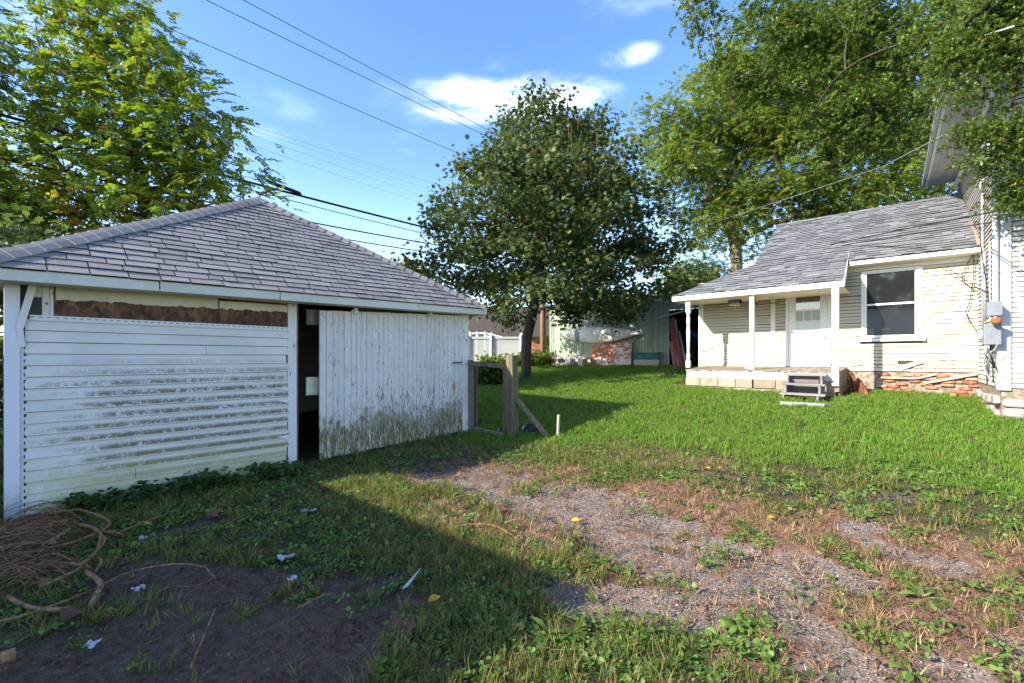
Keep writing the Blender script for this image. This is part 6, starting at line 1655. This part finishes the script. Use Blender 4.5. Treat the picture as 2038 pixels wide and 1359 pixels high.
# ------------------------------------------------------------------ litter, leaves, cut vines
OVATE = fan([(0, 0), (.18, .2), (.45, .32), (.75, .2), (1, 0), (.75, -.2), (.45, -.32), (.18, -.2)], -.05)
def fallen(px, py, size, mt_, label, name='fallen_leaf', group=None, shape=MAPLE, cat='leaf', z=.03, yaw=None):
    size *= .62 if mt_ == 'leaf_brown' else .85; p = ground_at(px, py); p.z += z; v, f = (OVATE if mt_ == 'leaf_yellow' else shape); v = v.copy(); v[:, 2] += np.abs(v[:, 1]) * .5
    R = frames(np.array([[math.cos(px if yaw is None else yaw), math.sin(px if yaw is None else yaw), .12]]), np.array([[.25, -.2, 1.0]])); V, F = stamp(v - (.4, 0, 0), f, np.array([tuple(p)]), R, [size])
    return tag(link(name, np_mesh(name, V, F, MT[mt_])), label, cat, group)
for (px, py, s, mt_, lb_) in ((284, 1051, .13, 'leaf_yellow', 'bright orange yellow leaf beside the cut vines below the siding'), (438, 1024, .10, 'leaf_yellow', 'small yellow leaf on brown leaf in the dark weeds'), (1144, 1042, .10, 'leaf_yellow', 'bright yellow leaf lying on the sunny gravel'),
                              (862, 1202, .10, 'leaf_yellow', 'yellow brown leaf in shaded grass below the white plastic sliver'), (1407, 937, .10, 'leaf_yellow', 'orange leaf at the near edge of the lawn weeds'), (1537, 1037, .09, 'leaf_yellow', 'orange leaf in the thin grass right of the gravel'),
                              (690, 1008, .10, 'leaf_yellow', 'yellow leaf in the grass at the shade edge'), (1985, 840, .12, 'leaf_yellow', 'yellow leaf near the stone footing of the house'), (425, 1032, .20, 'leaf_brown', 'large maroon brown leaf in the weeds under the siding'), (1000, 1021, .14, 'leaf_brown', 'reddish brown leaf on gravel near the curved stick'),
                              (1155, 1086, .22, 'leaf_brown', 'dark brown curled leaf on gravel at the shade edge'), (1258, 1036, .11, 'leaf_brown', 'small maroon leaf in the middle of the gravel'), (800, 1266, .26, 'leaf_brown', 'large tan leaf at the boundary of shade and bright grass'), (1360, 848, .12, 'leaf_brown', 'brown leaf at the end of the shadow on the lawn'),
                              (270, 1165, .22, 'leaf_brown', 'brown leaf on dark soil nearest the long vine'), (320, 1175, .20, 'leaf_brown', 'brown leaf on dark soil right of the white scrap'), (150, 1235, .25, 'leaf_brown', 'crumpled brown leaf at the end of the cut branch')):
    fallen(px, py, s, mt_, lb_)
def scrap(px, py, w, h, label, seed, yaw=0, mt_='paper', z=.05):
    rr = random.Random(seed); p = ground_at(px, py); mb = MB(); n = 5
    for i in range(n + 1):
        for j in range(4):
            a, b = (i / n - .5) * w, (j / 3 - .5) * h * (1 - .3 * rr.random()); mb.v.append((p.x + a * math.cos(yaw) - b * math.sin(yaw), p.y + a * math.sin(yaw) + b * math.cos(yaw), p.z + z + rr.uniform(-.016, .02)))
    mb.f = [(i * 4 + j, (i + 1) * 4 + j, (i + 1) * 4 + j + 1, i * 4 + j + 1) for i in range(n) for j in range(3)]
    return tag(mb.build('paper_scrap', MT[mt_], smooth=False), label, 'litter')
yw = TH
scrap(570, 1120, .12, .09, 'crumpled white paper at the edge of the dark soil', 1, yw + .6)
scrap(615, 1026, .15, .045, 'torn white paper strip in the green weeds', 2, yw + .1)
scrap(583, 1165, .06, .05, 'small white scrap just below the crumpled paper', 3, yw + 1.0)
scrap(285, 1082, .06, .035, 'tiny white foil scrap among vines below the siding', 4, yw + .3)
scrap(275, 1186, .07, .04, 'pale scrap on brown leaves by the long vine', 5, yw + .4)
scrap(790, 914, .07, .05, 'white scrap on the shaded soil in front of the sliding door', 6, yw + .4)
scrap(183, 1298, .07, .06, 'pale blue scrap on dark soil at the bottom left', 7, yw)
p, q = ground_at(806, 1188), ground_at(838, 1156); p.z += .06; q.z += .09
sd = Vector(RT) * .022 + Vector((0, 0, .01))
tag(MB().prism([p - sd, p + sd, q.lerp(p, .35) + sd * .5, q, q.lerp(p, .35) - sd * .45], (0, 0, .004)).build('plastic_sliver', MT['paper']), 'long pointed white plastic sliver in the shaded grass', 'litter')
# cut vines heaped by the corner
def vz(x, y): return (x / 3.587, 980 + y / 3.587)
def path(pts_, lift, jit=.0):
    out = []
    for i, (x, y) in enumerate(pts_):
        p = ground_at(*vz(x, y)); p.z += (lift[min(i, len(lift) - 1)] if hasattr(lift, '__len__') else lift) + random.uniform(-jit, jit); out.append(p)
    return smoothp(out)
def smoothp(P, k=4):
    if len(P) < 3: return P
    out = []
    for i in range(len(P) - 1):
        p0, p1, p2, p3 = P[max(i - 1, 0)], P[i], P[i + 1], P[min(i + 2, len(P) - 1)]
        for j in range(k):
            t = j / k; out.append(.5 * ((2 * p1) + (p2 - p0) * t + (2 * p0 - 5 * p1 + 4 * p2 - p3) * t * t + (3 * p1 - p0 - 3 * p2 + p3) * t ** 3))
    return out + [P[-1]]
BP = thing('brush_pile', 'heap of cut brown vines and twigs beside the garage corner', 'brush pile', ground_at(110, 1120))
for pts_, r, lf in (([(565, 195), (700, 240), (780, 285), (775, 320), (730, 355)], (.013, .010), .10), ([(575, 305), (650, 320), (710, 360), (720, 410), (690, 500), (620, 580), (540, 650), (420, 710), (290, 770)], (.016, .008), .09), ([(730, 420), (750, 450), (720, 510), (640, 590), (560, 650)], (.008, .006), .13),
                    ([(620, 640), (690, 690), (720, 740), (690, 810), (655, 880)], (.016, .018), .07), ([(60, 800), (140, 850), (250, 885), (400, 895), (500, 880)], (.016, .011), .05), ([(-60, 545), (0, 530), (130, 500), (250, 490), (400, 490)], (.018, .015), .14), ([(350, 470), (430, 410), (490, 365)], (.018, .014), .12),
                    ([(680, 380), (560, 430), (430, 470), (200, 520), (0, 560)], (.012, .009), .10), ([(800, 355), (1000, 270), (1200, 190)], (.007, .005), .06), ([(700, 345), (830, 355), (890, 375)], (.012, .006), .08), ([(700, 560), (725, 590), (680, 670)], (.008, .006), .10), ([(430, 585), (560, 590), (640, 610)], (.012, .010), .08),
                    ([(0, 350), (250, 260), (430, 215), (565, 195)], (.012, .010), .10), ([(-40, 440), (150, 395), (330, 330), (480, 300)], (.010, .008), .12)):
    P = path(pts_, lf); n = len(P); MB().tube(P, [r[0] + (r[1] - r[0]) * i / (n - 1) for i in range(n)], 7).build('branch', MT['vine'], BP, smooth=True)
mb = MB()
for k in range(230):
    x0, y0 = random.uniform(-120, 300), random.uniform(400, 760); l = random.uniform(150, 420); a = random.gauss(-.22, .16)
    if random.random() < .35: x0, y0, l = random.uniform(-100, 300), random.uniform(240, 420), random.uniform(200, 450)
    P = [(x0 + l * t * math.cos(a) + random.gauss(0, 6), y0 + l * t * math.sin(a) + random.gauss(0, 8)) for t in (0, .35, .7, 1)]
    h = random.uniform(.02, .15); mb.tube(path(P, [h, h + .04, h + .02, h * .5]), random.uniform(.0018, .0042), 4)
tag(mb.build('twigs', MT['twig'], BP, smooth=True), kind='stuff')
lp_ = [tuple(path([(random.uniform(-40, 640), random.uniform(260, 780))], random.uniform(.03, .15))[0]) for _ in range(60)]; lv, lf = stamp(*MAPLE, np.array(lp_), frames(RNG.normal(size=(60, 3)), RNG.normal(size=(60, 3)) * .5 + (0, 0, 1)), RNG.uniform(.025, .055, 60))
tag(link('dead_leaves', np_mesh('dead_leaves', lv, lf, MT['leaf_brown']), BP), kind='stuff')
P = path([(-80, 1000), (0, 980), (150, 945), (300, 895), (500, 820), (680, 740), (850, 650), (1000, 600), (1180, 565), (1350, 560), (1450, 580)], .05); n = len(P)
V_ = MB().tube(P, [.010 - .005 * i / n for i in range(n)], 6).build('vine', MT['vine'], smooth=True); tag(V_, 'long thin cut vine arching over dark soil from the brush pile', 'vine')
P = path([(1450, 545), (1500, 600), (1540, 645)], .03); tag(MB().tube(P, .006, 5).build('vine', MT['twig'], smooth=True), 'short forked twig at the far end of the long vine', 'twig')
P = path([(-30, 1278), (40, 1262), (110, 1240)], .06); tag(MB().tube(P, [.03, .032, .034], 9).build('cut_branch', MT['vine'], smooth=True), 'thick cut branch stub at the bottom left corner', 'branch')
P = path([(960, 770), (1100, 740), (1220, 690), (1380, 690), (1510, 640), (1590, 580)], .02); tag(MB().tube(P, .004, 5).build('vine', MT['twig'], smooth=True), 'thin pale runner on dark soil below the long vine', 'vine')
for pts_, r, lb_ in (((( 895, 1000), (935, 990), (960, 997), (965, 1008), (978, 1000)), .012, 'curved brown stick on gravel under the sunny patch'), (((905, 1056), (950, 1050), (990, 1055), (1035, 1082)), .014, 'long brown stick between shade and gravel'), (((1330, 1359), (1365, 1290), (1400, 1250)), .0, ''), (((380, 1340), (405, 1280), (428, 1222)), .008, 'straight reddish twig on the dark soil'), (((590, 1222), (620, 1205), (650, 1190)), .007, 'dark twig at the dark soil edge right of the white scrap')):
    if not r: continue
    P = smoothp([ground_at(*p) + Vector((0, 0, .03)) for p in pts_]); n = len(P); tag(MB().tube(P, [r * (1 - .4 * i / n) for i in range(n)], 6).build('stick', MT['vine'], smooth=True), lb_, 'stick')
